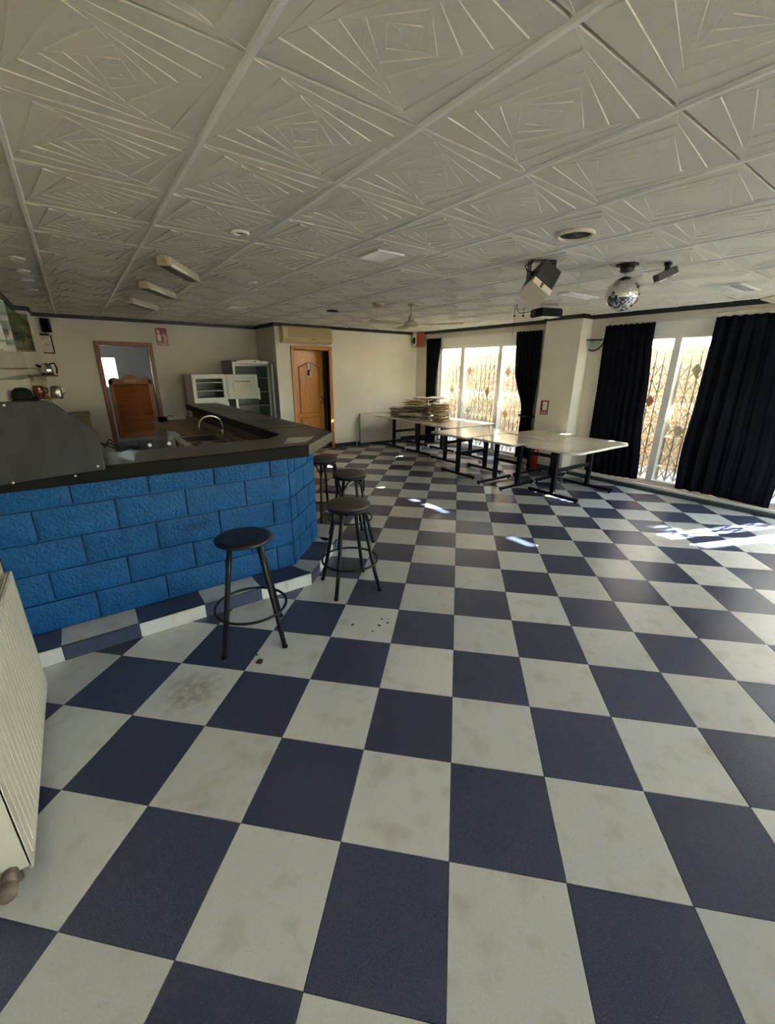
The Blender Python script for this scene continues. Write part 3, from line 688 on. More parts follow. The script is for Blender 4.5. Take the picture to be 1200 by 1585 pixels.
for q_, k_ in ((.84, 4.52), (1.3, 4.52), (.84, 5.46), (1.3, 5.46)): local(r, bx(q_, q_ + .04, k_, k_ + .04, 0, .868)).build('leg', 'steel', r)
r = thing('tap', (1.32, 5.12, .881), 'tall chrome swan-neck tap at the bar sink', 'tap')
MB().cyl((0, 0, 0), (0, 0, .10), .022, n=12).build('body', 'chrome', r)
pts = [(0, 0, .08)] + [(-.13 + .13 * math.cos(a), .02 * math.sin(a), .15 + .11 * math.sin(a)) for a in [PI * i / 14 for i in range(15)]] + [(-.26, 0, .11)]
MB().tube(pts, .011, 10).build('spout', 'chrome', r)
MB().tube([(0, 0, .07), (-.05, -.05, .075), (-.10, -.06, .078)], .007, 8).build('lever', 'chrome', r)
r = thing('acrylic_plate', (.36, 3.262, 1.131), 'clear acrylic plate with two round knobs behind the bar', 'plate')
bx(-.09, .15, 0, .006, .0, .055).build('plate', 'glass_acrylic', r)
for x in (-.02, .10): MB().cyl((x, 0, .03), (x, -.012, .03), .012, n=12).build('knob', 'sign_white', r)
r = thing('loose_board', (.93, 5.0, .881), 'pale loose panel lying across the sink', 'board')
MB().box(-.05, .11, -.42, -.12, 0, .018, RZ(.25)).build('board', 'wood_work', r, bevel=.003)
MB().tube([(0, -.3, .018), (0, -.3, .035), (.05, -.27, .035), (.05, -.27, .018)], .005, 6).build('pull', 'black_metal', r)
r = thing('black_tool', (1.0, 7.25, .881), 'small black appliance on the light worktop by the swing door', 'appliance')
MB().box(-.07, .05, -.05, .05, 0, .07).build('body', 'black_plastic', r, bevel=.01)
MB().tube([(.05, 0, .06), (.09, 0, .085), (.13, .0, .07), (.16, 0, .09)], .006, 6).build('handle', 'black_plastic', r)
r = thing('white_cabinet', (.70, 4.6, 0), 'white open cabinet frame next to the sink', 'cabinet')
for q_ in (-.12, .30): bx(-.12, .1, q_, q_ + .02, 0, .80).build('side', 'fridge_white', r)
MB().box(-.12, .1, -.1, .3, .02, .04).build('shelf', 'fridge_white', r)
MB().box(-.12, .1, -.12, .32, .80, .82).build('top', 'fridge_white', r)
# white ice machine under the bar leg
r = thing('ice_machine', (1.2, 3.98, 0), 'white under-counter machine inside the bar corner', 'machine')
bx(-.2, .2, -.25, .25, 0, .86).build('body', 'fridge_white', r, bevel=.01)
bx(-.21, -.2, -.22, .22, .1, .82).build('door', 'fridge_white', r)

# ---- back-bar along the left wall
r = thing('back_bar_cabinet', (-.33, 6.6, 0), 'beige back-bar cabinet along the left wall', 'cabinet')
local(r, bx(XL + .002, -.14, 5.0, 8.2, 0, .93)).build('body', 'cream_metal', r)
local(r, bx(XL + .002, -.11, 4.98, 8.22, .93, .96)).build('top', 'plaster', r, bevel=.004)
for k in range(4):
    d = local(r, bx(-.14, -.128, 5.02 + k * .8, 5.8 + k * .8, .08, .90)).build('door', 'cream_metal', r)
r = thing('beige_box', (-.02, 8.75, 0), 'beige low cupboard standing by the bar wall', 'cupboard')
bx(-.14, .12, -.3, .4, 0, .90).build('body', 'olive_panel', r); bx(-.16, .14, -.32, .42, .90, .925).build('lid', 'wood_work', r, bevel=.004)
def wall_shelf(name, z, label, m, y0=8.16, y1=8.415):
    r = thing(name, (-.35, y1, z), label, 'shelf')
    bx(-.178, .17, y0 - y1, 0, -.022, 0).build('board', m, r, bevel=.003)
    MB().box(-.15, -.135, -.12, 0, -.09, -.022).box(.0, .015, -.12, -.0, -.09, -.022).build('bracket', 'olive_panel', r)
    return r
wall_shelf('wall_shelf', 1.545, 'small wooden wall shelf carrying the chrome kettle', 'shelf_wood')
wall_shelf('wall_shelf', 1.225, 'small wooden wall shelf carrying the brown jug', 'shelf_wood')
r = thing('kettle', (-.30, 8.28, 1.546), 'chrome electric kettle on the upper wall shelf', 'kettle'); r.scale = (1.25, 1.25, 1.25)
MB().lathe([(.055, 0), (.062, .01), (.058, .08), (.045, .125), (.02, .135)], n=20).build('body', 'chrome', r)
MB().lathe([(.064, 0), (.064, .014)], n=20).build('base', 'black_plastic', r)
MB().tube([(.04, 0, .125), (.085, 0, .135), (.098, 0, .08), (.09, 0, .015)], .009, 8).build('handle', 'black_plastic', r)
MB().cyl((-.05, 0, .09), (-.09, 0, .115), .016, .01, 8).build('spout', 'black_plastic', r)
r = thing('jug', (-.455, 8.28, 1.226), 'dark red-brown glazed jug on the lower wall shelf', 'jug'); r.scale = (1.25, 1.25, 1.25)
MB().lathe([(.035, 0), (.05, .02), (.055, .07), (.045, .11), (.05, .135), (.046, .135), (.04, .11)], n=20).build('body', 'jug_brown', r)
MB().tube([(.045, 0, .115), (.085, 0, .10), (.085, 0, .06), (.052, 0, .045)], .008, 8).build('handle', 'jug_brown', r)
r = thing('steel_pot', (-.255, 8.28, 1.226), 'brushed steel coffee pot beside the brown jug', 'pot'); r.scale = (1.25, 1.25, 1.25)
MB().lathe([(.055, 0), (.06, .01), (.058, .09), (.045, .125), (.03, .132)], n=20).build('body', 'steel', r)
MB().tube([(.05, 0, .12), (.085, 0, .12), (.092, 0, .06), (.06, 0, .025)], .008, 8).build('handle', 'steel', r)
# upper cabinet of olive panels with glass shelves
r = thing('glass_shelf_unit', (-.42, 6.3, 1.84), 'wall-mounted unit of glass shelves with olive end panel', 'shelf unit')
bx(XL + .002 + .42, .12, .88, .90, 0, .44).build('end_panel', 'olive_panel', r)
MB().box(.10, .125, .80, .905, -.01, .45).build('edge_strip', 'cream_metal', r)
bx(XL + .002 + .42, XL + .012 + .42, -1.6, .88, -.3, .44).build('back_panel', 'plaster', r)
for z in (.02, .16, .30, -.20, -.28):
    bx(XL + .012 + .42, .10 if z > 0 else .07, -1.6, .86, z, z + .008).build('glass_shelf', 'glass_shelf', r)
MB().box(XL + .012 + .42, .0, -.4, -.38, -.03, .44).box(XL + .012 + .42, .0, -1.2, -1.18, -.03, .44).build('bracket', 'alu_white', r)
glasses = [(-.47, 7.0), (-.40, 6.7), (-.46, 6.3), (-.40, 6.0), (-.45, 5.6)]
gm = MB().lathe([(.028, 0), (.03, .004), (.006, .012), (.005, .05), (.03, .08), (.032, .13), (.030, .13), (.028, .082)], n=14).mesh('bottle', 'glass_fridge')
for i, (x, y) in enumerate(glasses):
    o = bpy.data.objects.new('wine_glass', gm); C.objects.link(o); o.location = (x, y, 1.84 + .029)
    tag(o, 'clear stemmed glass on the glass shelf, ' + ['farthest from the camera', 'second from the far end', 'in the middle of the row', 'second nearest the camera', 'nearest the camera'][i], 'glass', 'glasses on the glass shelves')
r = thing('black_grinder', (-.43, 5.4, .961), 'black coffee grinder on the back-bar behind the grey screen', 'grinder')
bx(-.07, .12, -.14, .14, 0, .42).build('body', 'black_plastic', r, bevel=.015)
MB().lathe([(.075, .40), (.085, .43), (.075, .48), (.04, .51)], n=18).build('hopper', 'black_soft', r)
MB().box(-.05, .10, -.10, .1, .42, .43).build('lid', 'black_soft', r)
gl2 = MB().lathe([(.03, 0), (.035, .1), (.012, .17), (.012, .23), (.014, .235)], n=14).mesh('bottle', 'cream_metal')
for i, (x, y, s) in enumerate(((-.30, 6.3, 1.1), (-.40, 6.6, 1.25), (-.28, 6.9, 1.0), (-.36, 7.2, 1.15))):
    o = bpy.data.objects.new('bottle', gl2); C.objects.link(o); o.location = (x, y, .961); o.scale = (s, s, s)
    tag(o, ['short pale bottle nearest the black grinder on the back-bar', 'tallest pale bottle on the back-bar', 'shortest pale bottle on the back-bar', 'pale bottle farthest from the grinder on the back-bar'][i], 'bottle', 'pale bottles on the back-bar')
# black box and notice on the wall behind the bar
r = thing('wall_box', (-.19, YK - .001, 2.14), 'black wall-mounted box on a bracket behind the bar', 'box')
MB().box(-.06, .055, -.10, 0, .05, .26, RZ(-.2)).build('case', 'black_plastic', r, bevel=.008)
MB().box(-.12, .0, -.09, 0, .0, .03).build('shelf_arm', 'black_metal', r)
r = thing('wall_notice', (-.245, YK - .001, 1.88), 'white notice with black edge under the wall-mounted box', 'notice')
bx(-.07, .07, -.008, 0, .0, .25).build('sheet', 'paper', r)
MB().box(.062, .08, -.02, 0, -.01, .27).box(-.075, .075, -.015, 0, -.012, .004).build('border', 'black_metal', r)

# ================================================================== FRIDGES
r = thing('fridge', (2.03, 8.75, 0), 'white fridge with its freezer door wide open', 'fridge')
X0, X1, Y0, Y1 = -.30, .30, -.30, .33
MB().box(X0, X0 + .03, Y0, Y1, .02, 1.55).box(X1 - .03, X1, Y0, Y1, .02, 1.55).box(X0 + .03, X1 - .03, Y0, Y1, 1.51, 1.55).box(X0 + .03, X1 - .03, Y0, Y1, 1.05, 1.10).box(X0 + .03, X1 - .03, Y1 - .03, Y1, .02, 1.55).box(X0 + .03, X1 - .03, Y0, Y1, .02, .08).build('body', 'fridge_white', r)
MB().box(X0 + .03, X0 + .06, Y0 - .004, Y0 + .02, 1.1, 1.51).box(X1 - .06, X1 - .03, Y0 - .004, Y0 + .02, 1.1, 1.51).box(X0 + .06, X1 - .06, Y0 - .004, Y0 + .02, 1.475, 1.51).box(X0 + .06, X1 - .06, Y0 - .004, Y0 + .02, 1.1, 1.135).build('freezer_rim', 'fridge_white', r, bevel=.004)
MB().box(X0 + .06, X0 + .065, Y0 + .02, Y1 - .05, 1.12, 1.49).box(X1 - .065, X1 - .06, Y0 + .02, Y1 - .05, 1.12, 1.49).box(X0 + .06, X1 - .06, Y1 - .055, Y1 - .05, 1.12, 1.49).box(X0 + .06, X1 - .06, Y0 + .02, Y1 - .05, 1.115, 1.12).build('freezer_liner', 'freezer_in', r)
for z in (1.25, 1.40): bx(X0 + .065, X1 - .065, Y0 + .03, Y1 - .06, z, z + .012).build('freezer_shelf', 'sign_white', r)
dr = thing('freezer_door', (X1, Y0 - .01, 1.10)); dr.parent = r; dr.rotation_euler = (0, 0, math.radians(172))
bx(-.58, 0, -.055, .0, 0, .45).build('door_shell', 'fridge_white', dr, bevel=.008)
bx(-.55, -.03, 0, .012, .03, .42).build('inner_lining', 'fridge_white', dr, bevel=.006)
bx(-.47, -.11, .012, .018, .06, .37).build('inner_recess', 'plaster_white', dr, bevel=.004)
for k in range(8): bx(-.43 + k * .036, -.412 + k * .036, .018, .0195, .31, .335).build('embossed_mark', 'fixture_dark', dr)
bx(-.61, -.575, -.05, -.01, -.02, .20).build('grip', 'fridge_white', dr)
bx(X0, X1, Y0 - .06, Y0 - .005, .08, 1.055).build('fridge_door', 'fridge_white', r, bevel=.008)
bx(X1 - .06, X1 - .03, Y0 - .09, Y0 - .06, .8, 1.0).build('grip', 'fridge_white', r, bevel=.005)

r = thing('display_fridge', (2.84, 8.80, 0), 'tall glass-door display fridge with wire shelves in the corner', 'fridge')
X0, X1, Y0, Y1 = -.36, .36, -.33, .36
MB().box(X0, X0 + .04, Y0, Y1, .02, 1.74).box(X1 - .04, X1, Y0, Y1, .02, 1.74).box(X0 + .04, X1 - .04, Y1 - .04, Y1, .02, 1.74).box(X0 + .04, X1 - .04, Y0, Y1 - .04, .02, .14).box(X0, X1, Y0 + .03, Y1, 1.74, 1.80).build('cabinet', 'fridge_grey', r)
MB().box(X0 + .04, X1 - .04, Y1 - .05, Y1 - .04, .14, 1.74).box(X0 + .04, X0 + .045, Y0, Y1 - .05, .14, 1.74).box(X1 - .045, X1 - .04, Y0, Y1 - .05, .14, 1.74).build('liner', 'fridge_in', r)
MB().box(X0, X0 + .045, Y0 - .012, Y0, .02, 1.745).box(X1 - .045, X1, Y0 - .012, Y0, .02, 1.745).box(X0 + .045, X1 - .045, Y0 - .012, Y0, 1.70, 1.745).build('front_frame', 'fridge_white', r)
pts = [(X0, 1.745), (X1, 1.745)] + [(X1 + (X0 - X1) * i / 12, 1.775 + .045 * math.sin(PI * i / 12)) for i in range(13)]
M = Matrix(((1, 0, 0, 0), (0, 0, 1, Y0 - .03), (0, 1, 0, 0), (0, 0, 0, 1)))
MB().prism(pts, .09, 0, M).build('arched_header', 'fridge_white', r, bevel=.006)
bt = MB()
for x in (X0 + .06, .08, .20): bt.cyl((x, Y0 - .03, 1.785), (x, Y0 - .036, 1.785), .012, n=10)
bt.build('button', 'black_plastic', r)
for k in range(5):
    z = .42 + k * .265; b = MB()
    for i in range(10): b.box(X0 + .06 + i * .064, X0 + .066 + i * .064, Y0 + .04, Y1 - .06, z, z + .005)
    b.box(X0 + .045, X1 - .045, Y0 + .03, Y0 + .04, z - .005, z + .01).build('wire_shelf', 'fridge_grey', r)
dr = thing('glass_door', (X1, Y0 - .015, .14)); dr.parent = r; dr.rotation_euler = (0, 0, math.radians(72))
MB().box(-.70, -.65, -.03, 0, 0, 1.60).box(-.05, 0, -.03, 0, 0, 1.60).box(-.65, -.05, -.03, 0, 1.55, 1.60).box(-.65, -.05, -.03, 0, 0, .05).build('door_frame', 'fridge_grey', dr)
bx(-.65, -.05, -.02, -.012, .05, 1.55).build('pane', 'glass_fridge', dr)

# ================================================================== AC, SIGNS, SPEAKER, SCONCE
r = thing('air_conditioner', (3.87, YB - .001, 2.125), 'yellowed wall air conditioner above the orange wooden door', 'air conditioner')
M = Matrix(((0, 0, 1, -.53), (1, 0, 0, 0), (0, 1, 0, 0), (0, 0, 0, 1)))
prof = [(0, 0), (0, .30), (-.14, .30), (-.185, .27), (-.19, .09), (-.16, .03), (-.06, 0)]
MB().prism(prof[::-1], 0, 1.06, M).build('body', 'ac_cream', r, bevel=.008)
bx(-.42, .49, -.196, -.188, .105, .262).build('front_grille', 'ac_grille', r, bevel=.004)
MB().box(-.45, .49, -.192, -.15, .045, .052, RX(0)).build('louvre', 'ac_grille', r)
bx(.05, .15, -.194, -.188, .075, .088).build('badge', 'fixture_dark', r)
def sign_bg(name, loc, label):
    return thing(name, loc, label, 'sign')
r = sign_bg('fire_sign', (1.468, YK - .001, 2.05), 'red fire extinguisher sign with flame pictogram on the bar wall')
bx(-.097, .097, -.006, 0, .055, .30).build('plate', 'red_sign', r)
bx(-.097, .097, -.006, 0, .0, .045).build('caption_strip', 'sign_brown', r)
MB().cyl((-.045, -.006, .235), (-.045, -.009, .235), .026, n=14).box(-.075, -.012, -.009, -.006, .075, .185).box(-.055, -.032, -.009, -.006, .185, .265).box(-.07, -.045, -.009, -.006, .262, .275).build('extinguisher_mark', 'sign_white', r)
fm = MB()
for dx, dz, s in ((.045, .075, .5), (.06, .12, .45), (.04, .16, .5)):
    fm.prism([(dx - .035 * s, dz), (dx + .045 * s, dz - .02 * s), (dx + .06 * s, dz + .06 * s), (dx + .01 * s, dz + .03 * s), (dx - .02 * s, dz + .12 * s)], .003, 0, Matrix(((1, 0, 0, 0), (0, 0, 1, -.009), (0, 1, 0, 0), (0, 0, 0, 1))))
fm.build('flame_mark', 'sign_white', r)
bx(-.07, .07, -.008, -.006, .018, .03).build('caption_line', 'paper', r)
r = sign_bg('fire_sign', (PX - .001, 4.34, .945), 'small red fire sign with white mark on the pillar')
bx(-.006, 0, -.075, .075, .055, .235).build('plate', 'red_sign', r)
bx(-.006, 0, -.075, .075, .0, .048).build('caption_strip', 'red_sign', r)
bx(-.009, -.006, -.055, .03, .075, .215).build('white_mark', 'sign_white', r)
for z in (.012, .030): bx(-.008, -.006, -.062, .062, z, z + .008).build('caption_line', 'sign_white', r)
r = thing('fire_extinguisher', (6.30, 4.32, 0), 'red fire extinguisher standing on the floor by the pillar', 'fire extinguisher')
MB().lathe([(.06, 0), (.07, .01), (.07, .36), (.055, .41), (.025, .43), (.022, .46)], n=20).build('cylinder', 'ext_red', r)
MB().cyl((0, 0, .46), (0, 0, .50), .02, n=10).box(-.012, .012, -.09, .03, .50, .515).box(-.012, .012, -.09, .02, .47, .48).build('valve', 'black_metal', r)
MB().tube([(0, .03, .48), (0, .09, .45), (0, .1, .3), (0, .085, .12)], .01, 8).build('hose', 'black_plastic', r)
r = thing('wall_speaker', (6.62, 7.97, 2.16), 'brown wooden loudspeaker with white face in the far corner', 'speaker', rz=math.radians(-14))
bx(-.09, .12, -.10, .10, 0, .30).build('cabinet', 'speaker_wood', r, bevel=.004)
bx(-.10, -.09, -.095, .095, .005, .295).build('baffle', 'sign_white', r)
MB().cyl((-.10, 0, .13), (-.108, 0, .13), .075, .07, 20).build('cone', 'black_plastic', r)
MB().cyl((-.10, 0, .25), (-.106, 0, .25), .025, n=14).build('tweeter', 'steel', r)
r = thing('wall_sconce', (XW - .001, 3.795, 2.02), 'half-bowl frosted glass wall light beside the pillar', 'wall lamp')
pts = [(-.16, .10)] + [(.16 * math.cos(a), .10 + .17 * math.sin(a)) for a in [PI + PI * i / 14 for i in range(1, 14)]] + [(.16, .10)]
vs = []; b = MB(); n1 = 12
for k in range(7):
    s = k / 6; rr = .15 * math.cos(s * PI / 2 * .98) + .004; z = .10 - .15 * math.sin(s * PI / 2)
    vs += [(-rr * .75 * math.sin(PI * i / n1), rr * math.cos(PI * i / n1), z) for i in range(n1 + 1)]
b.add(vs, [(k * 13 + i, k * 13 + i + 1, (k + 1) * 13 + i + 1, (k + 1) * 13 + i) for k in range(6) for i in range(12)], True)
b.build('bowl', 'glass_shelf', r)
MB().tube([(-.155 * .75 * math.sin(PI * i / 12), .155 * math.cos(PI * i / 12), .10) for i in range(13)], .009, 8).build('rim', 'fixture_dark', r)
rim2 = [(-.004, .155 * math.cos(a), .10 - .155 * math.sin(a)) for a in [PI * i / 14 for i in range(15)]]
MB().tube(rim2, .011, 8).build('wall_rim', 'cornice_dark', r)
bx(-.01, 0, -.14, .14, .085, .10).build('back_plate', 'fixture_dark', r)

# ================================================================== RADIATORS
def radiator(name, L, H, D, label, origin, rz, grooves):
    r = thing(name, origin, label, 'radiator', rz=rz)    # local: x along wall, y=0 at wall, front at -D
    bx(0, L, -D, -D + .012, 0, H).build('front_plate', 'radiator_white', r, bevel=.004)
    bx(.01, L - .01, -.05, -.035, .01, H - .01).build('rear_plate', 'radiator_white', r, bevel=.004)
    g = MB()
    for i in range(grooves):
        x = .04 + (L - .08) * i / (grooves - 1); g.box(x - .0022, x + .0022, -D - .0012, -D, .035, H - .035)
    g.build('rib', 'radiator_white', r)
    t = MB()
    for i in range(int(L / .03)): t.box(.015 + i * .03, .022 + i * .03, -D + .012, -.035, H - .02, H - .002)
    t.box(0, L, -D + .012, -D + .018, H - .02, H).box(0, L, -.045, -.035, H - .02, H).build('top_grille', 'radiator_white', r)
    for q_ in (0, L - .006): bx(q_, q_ + .006, -D, -.03, .02, H).build('side_cover', 'radiator_white', r)
    MB().box(.15, .19, -.035, 0, .1, H - .1).box(L - .19, L - .15, -.035, 0, .1, H - .1).build('bracket', 'steel', r)
    return r
rad = radiator('radiator', 1.06, .665, .115, 'white panel radiator on the left wall in the foreground', (XL + .003, 1.44, .072), math.radians(90), 22)
MB().cyl((.05, -.06, -.072), (.05, -.06, .05), .012, n=10).build('valve_pipe', 'pipe_old', rad)
MB().cyl((.05, -.06, .03), (-.05, -.06, .03), .02, .024, 12).build('valve_body', 'pipe_old', rad)
MB().lathe([(.018, -.09), (.026, -.08), (.026, -.05), (.018, -.045)], (-.0, -.06, .03), 12, RY(PI / 2)).build('valve_knob', 'pipe_old', rad)
radiator('radiator', 1.15, .66, .10, 'cream grooved radiator under the newspaper table on the far wall', (5.08, YB - .003, .05), 0, 15)
r = thing('radiator_pipe', (5.02, YB - .03, 0), 'bent cream heating pipe beside the far radiator', 'pipe')
MB().tube([(0, 0, 0), (0, 0, .05), (-.02, 0, .35), (.02, 0, .62), (.06, 0, .64)], .01, 8).build('pipe', 'cream_metal', r)

# ================================================================== STOOLS
def stool(name, loc, rz, H, kind, label):
    r = thing(name, loc, label, 'stool', 'bar stools', rz=rz)
    sr = .168
    if kind == 'flat':
        MB().lathe([(sr - .02, H - .03), (sr, H - .024), (sr + .002, H - .012), (sr - .006, H - .003), (sr - .03, H)], n=40).build('seat', 'seat_black', r)
        MB().lathe([(.12, H - .045), (.13, H - .03)], n=24).build('seat_plate', 'black_metal', r)
    else:
        MB().lathe([(sr - .012, H - .034), (sr, H - .028), (sr, H - .018), (sr - .01, H - .008), (.10, H), (.0001, H + .003)], n=40).build('cushion', 'seat_brown', r)
        MB().lathe([(sr - .02, H - .062), (sr - .004, H - .058), (sr - .004, H - .034), (sr - .02, H - .034)], n=40).build('seat_ring', 'black_metal', r)
    zt = H - .035; tops = []; feet = []
    for k in range(4):
        a = PI / 4 + k * PI / 2
        t = Vector((.115 * math.cos(a), .115 * math.sin(a), zt)); f = Vector((.255 * math.cos(a), .255 * math.sin(a), .001))
        pts = [t.lerp(f, s) for s in (0, .25, .5, .75, 1)]
        if kind != 'flat': pts = [t + Vector((.035 * math.cos(a), .035 * math.sin(a), 0)) * 0 + (p - t) + Vector((math.cos(a), math.sin(a), 0)) * (.03 * math.sin(PI * s)) * -.4 for p, s in zip(pts, (0, .25, .5, .75, 1))]
        MB().tube(pts, .0145, 10).build('leg', 'black_metal', r)
        MB().cyl(f, f + Vector((0, 0, .014)), .017, n=10).build('foot_cap', 'black_plastic', r)
        tops.append(t); feet.append(f)
    zr = .235; rr = .115 + (.255 - .115) * (1 - zr / zt) + .012
    MB().tube([(rr * math.cos(2 * PI * i / 40), rr * math.sin(2 * PI * i / 40), zr) for i in range(40)], .0085, 8, True).build('foot_ring', 'black_metal', r)
    if kind == 'bent':
        for k in range(4):
            a0 = PI / 4 + k * PI / 2; a1 = a0 + PI / 2; pts = []
            for i in range(13):
                s = i / 12; a = a0 + (a1 - a0) * s; zz = zt - .02 - .13 * abs(2 * s - 1) ** 2.2; rad_ = .125 + .03 * abs(2 * s - 1)
                pts.append((rad_ * math.cos(a) * (1 if True else 1), rad_ * math.sin(a), zz))
            MB().tube(pts, .008, 8).build('bentwood_brace', 'black_metal', r)
    return r
stool('bar_stool', (.655, 2.38, 0), math.radians(-18), .71, 'flat', 'black bar stool with flat round seat, nearest the camera')
stool('bar_stool', (1.52, 2.60, 0), math.radians(-11), .715, 'pad', 'black bar stool with brown cushion at the bar corner, second from the camera')
stool('bar_stool', (2.03, 3.44, 0), math.radians(-14), .715, 'bent', 'bar stool with brown cushion and arched braces, directly behind the second stool')
stool('bar_stool', (2.14, 4.22, 0), math.radians(8), .715, 'bent', 'farthest bar stool, half hidden behind the blue bar')

# ================================================================== TABLES
def table(loc, L, Wd, rz, corner, label):
    r = thing('dining_table', loc, label, 'table', 'pedestal tables by the windows', rz=rz)      # long axis local x
    H = .70; pts = []
    for sx, sy, a0 in ((1, 1, 0), (-1, 1, 90), (-1, -1, 180), (1, -1, 270)):
        c = corner[0] if sx > 0 else corner[1]
        for i in range(7):
            a = math.radians(a0 + 15 * i); pts.append((sx * (L / 2 - c) + c * math.cos(a), sy * (Wd / 2 - c) + c * math.sin(a)))
    MB().prism(pts, H - .030, H).build('table_top', 'marble_top', r, bevel=.006)
    MB().prism([(x * 1.001, y * 1.001) for x, y in pts], H - .026, H - .006).build('edge_band', 'edge_band', r)
    lx = L / 2 - .27 if L > 1 else L / 2 - .17
    fl_ = min(Wd - .08, .76) if L > 1 else .76
    for s in (-1, 1):
        bx(s * lx - .027, s * lx + .027, -.027, .027, .055, H - .05).build('post', 'black_metal', r)
        f = bx(s * lx - .022, s * lx + .022, -fl_ / 2, fl_ / 2, .022, .062).build('foot_bar', 'black_metal', r, bevel=.003)
        bx(s * lx - .03, s * lx + .03, -Wd / 2 + .1, Wd / 2 - .1, H - .055, H - .03).build('top_bar', 'black_metal', r)
        for e in (-1, 1): MB().cyl((s * lx, e * (fl_ / 2 - .03), 0), (s * lx, e * (fl_ / 2 - .03), .024), .016, .008, 10).build('levelling_foot', 'black_plastic', r)
    bx(-lx + .027, lx - .027, -.016, .016, .34, .39).build('stretcher', 'black_metal', r)
    return r
table((5.88, 7.42, 0), 1.2, .82, 0, (.05, .05), 'pale-topped table nearest the far wall under the newspaper bundles')
table((5.86, 6.56, 0), 1.2, .82, 0, (.05, .05), 'pale-topped table second from the far wall under the newspaper pile')
table((5.80, 5.68, 0), 1.22, .84, 0, (.05, .05), 'empty pale-topped table between the newspapers and the front tables')
table((5.22, 4.77, 0), 1.2, .83, 0, (.05, .05), 'pale-topped table with its end nearest the bar, left of the square ones')
table((5.10, 3.945, 0), .77, .80, PI / 2, (.05, .05), 'small square pale table in the middle of the front row')
table((5.97, 3.955, 0), .77, .80, PI / 2, (.04, .04), 'square pale table pushed against the pillar')
table((5.53, 3.13, 0), 1.42, .84, 0, (.16, .16), 'large pale table with rounded corners nearest the navy curtains')

# ================================================================== NEWSPAPERS
random.seed(3)
def bundle(loc, rz, n, sx, sy, th, mats, label, strap=True, fan=0.03):
    r = thing('newspaper_bundle', loc, label, 'newspapers', 'tied newspaper bundles', rz=rz)
    z = 0
    for i in range(n):
        t = th * random.uniform(.8, 1.25); ax, ay = sx * random.uniform(.92, 1.03) / 2, sy * random.uniform(.92, 1.03) / 2
        ox, oy = random.uniform(-fan, fan), random.uniform(-fan, fan); m_ = random.choice(mats); nx = 6; vs = []
        ph = random.uniform(0, 6)
        M = TR(ox, oy, 0) @ RZ(random.uniform(-.16, .16))
        top = []; bot = []
        for j in range(nx + 1):
            for k in range(3):
                x = -ax + 2 * ax * j / nx; y = -ay + ay * k
                wv = .009 * math.sin(ph + j * 1.1) + .004 * math.sin(ph * 2 + k * 2); e = .8 if (j in (0, nx) or k != 1) else 0
                top.append(M @ Vector((x, y, z + t * (1 - e * .5) + wv))); bot.append(M @ Vector((x, y, z + t * .5 * e + wv * (0 if i == 0 else 1))))
        b = MB(); N_ = len(top)
        def id_(j, k): return j * 3 + k
        fs = []
        for j in range(nx):
            for k in range(2):
                a, b2, c, d = id_(j, k), id_(j + 1, k), id_(j + 1, k + 1), id_(j, k + 1)
                fs.append((a, b2, c, d)); fs.append((N_ + d, N_ + c, N_ + b2, N_ + a))
            fs.append((id_(j, 0), N_ + id_(j, 0), N_ + id_(j + 1, 0), id_(j + 1, 0))); fs.append((id_(j + 1, 2), N_ + id_(j + 1, 2), N_ + id_(j, 2), id_(j, 2)))
        for k in range(2):
            fs.append((id_(0, k + 1), N_ + id_(0, k + 1), N_ + id_(0, k), id_(0, k))); fs.append((id_(nx, k), N_ + id_(nx, k), N_ + id_(nx, k + 1), id_(nx, k + 1)))
        b.add(top + bot, fs); b.build('newspaper', m_, r)
        z += t * .97
    if strap:
        x = sx * .1
        MB().box(x - .008, x + .008, -sy / 2 - .03, -sy / 2 - .024, .0, z + .008).box(x - .008, x + .008, -sy / 2 - .03, sy / 2 + .03, z + .008, z + .012).box(x - .008, x + .008, sy / 2 + .024, sy / 2 + .03, 0, z + .008).build('strap', 'strap_white', r)
    return z
N1, N2, N3 = ['newsprint', 'newsprint_dark', 'newsprint_dark'], ['newsprint', 'newsprint', 'kraft'], ['newsprint_dark', 'newsprint_dark', 'newsprint']
Z0 = .7015
bundle((5.52, 7.30, Z0), .4, 6, .26, .26, .032, N1, 'smallest newspaper bundle at the left end of the pile', False)
bundle((5.58, 6.95, Z0), .3, 7, .34, .28, .034, N3, 'dark-edged newspaper bundle second from the left in the pile')
bundle((5.62, 6.57, Z0), .25, 7, .40, .30, .033, N3, 'wide dark-edged newspaper bundle at the bottom middle of the pile')
bundle((5.74, 6.16, Z0), .2, 5, .46, .33, .036, N2, 'pale folded newspapers at the bottom right of the pile')
zz = Z0 + .262
bundle((5.64, 6.74, zz), .3, 3, .46, .40, .034, N2, 'pale newspapers stacked on top at the left of the pile')
bundle((5.76, 6.20, Z0 + .205), .1, 4, .44, .36, .033, ['newsprint', 'kraft', 'newsprint'], 'cream and tan newspapers stacked on the right of the pile')
bundle((5.72, 6.46, zz + .135), .15, 2, .56, .46, .022, ['newsprint'], 'flat open newspapers on the very top of the pile', False)

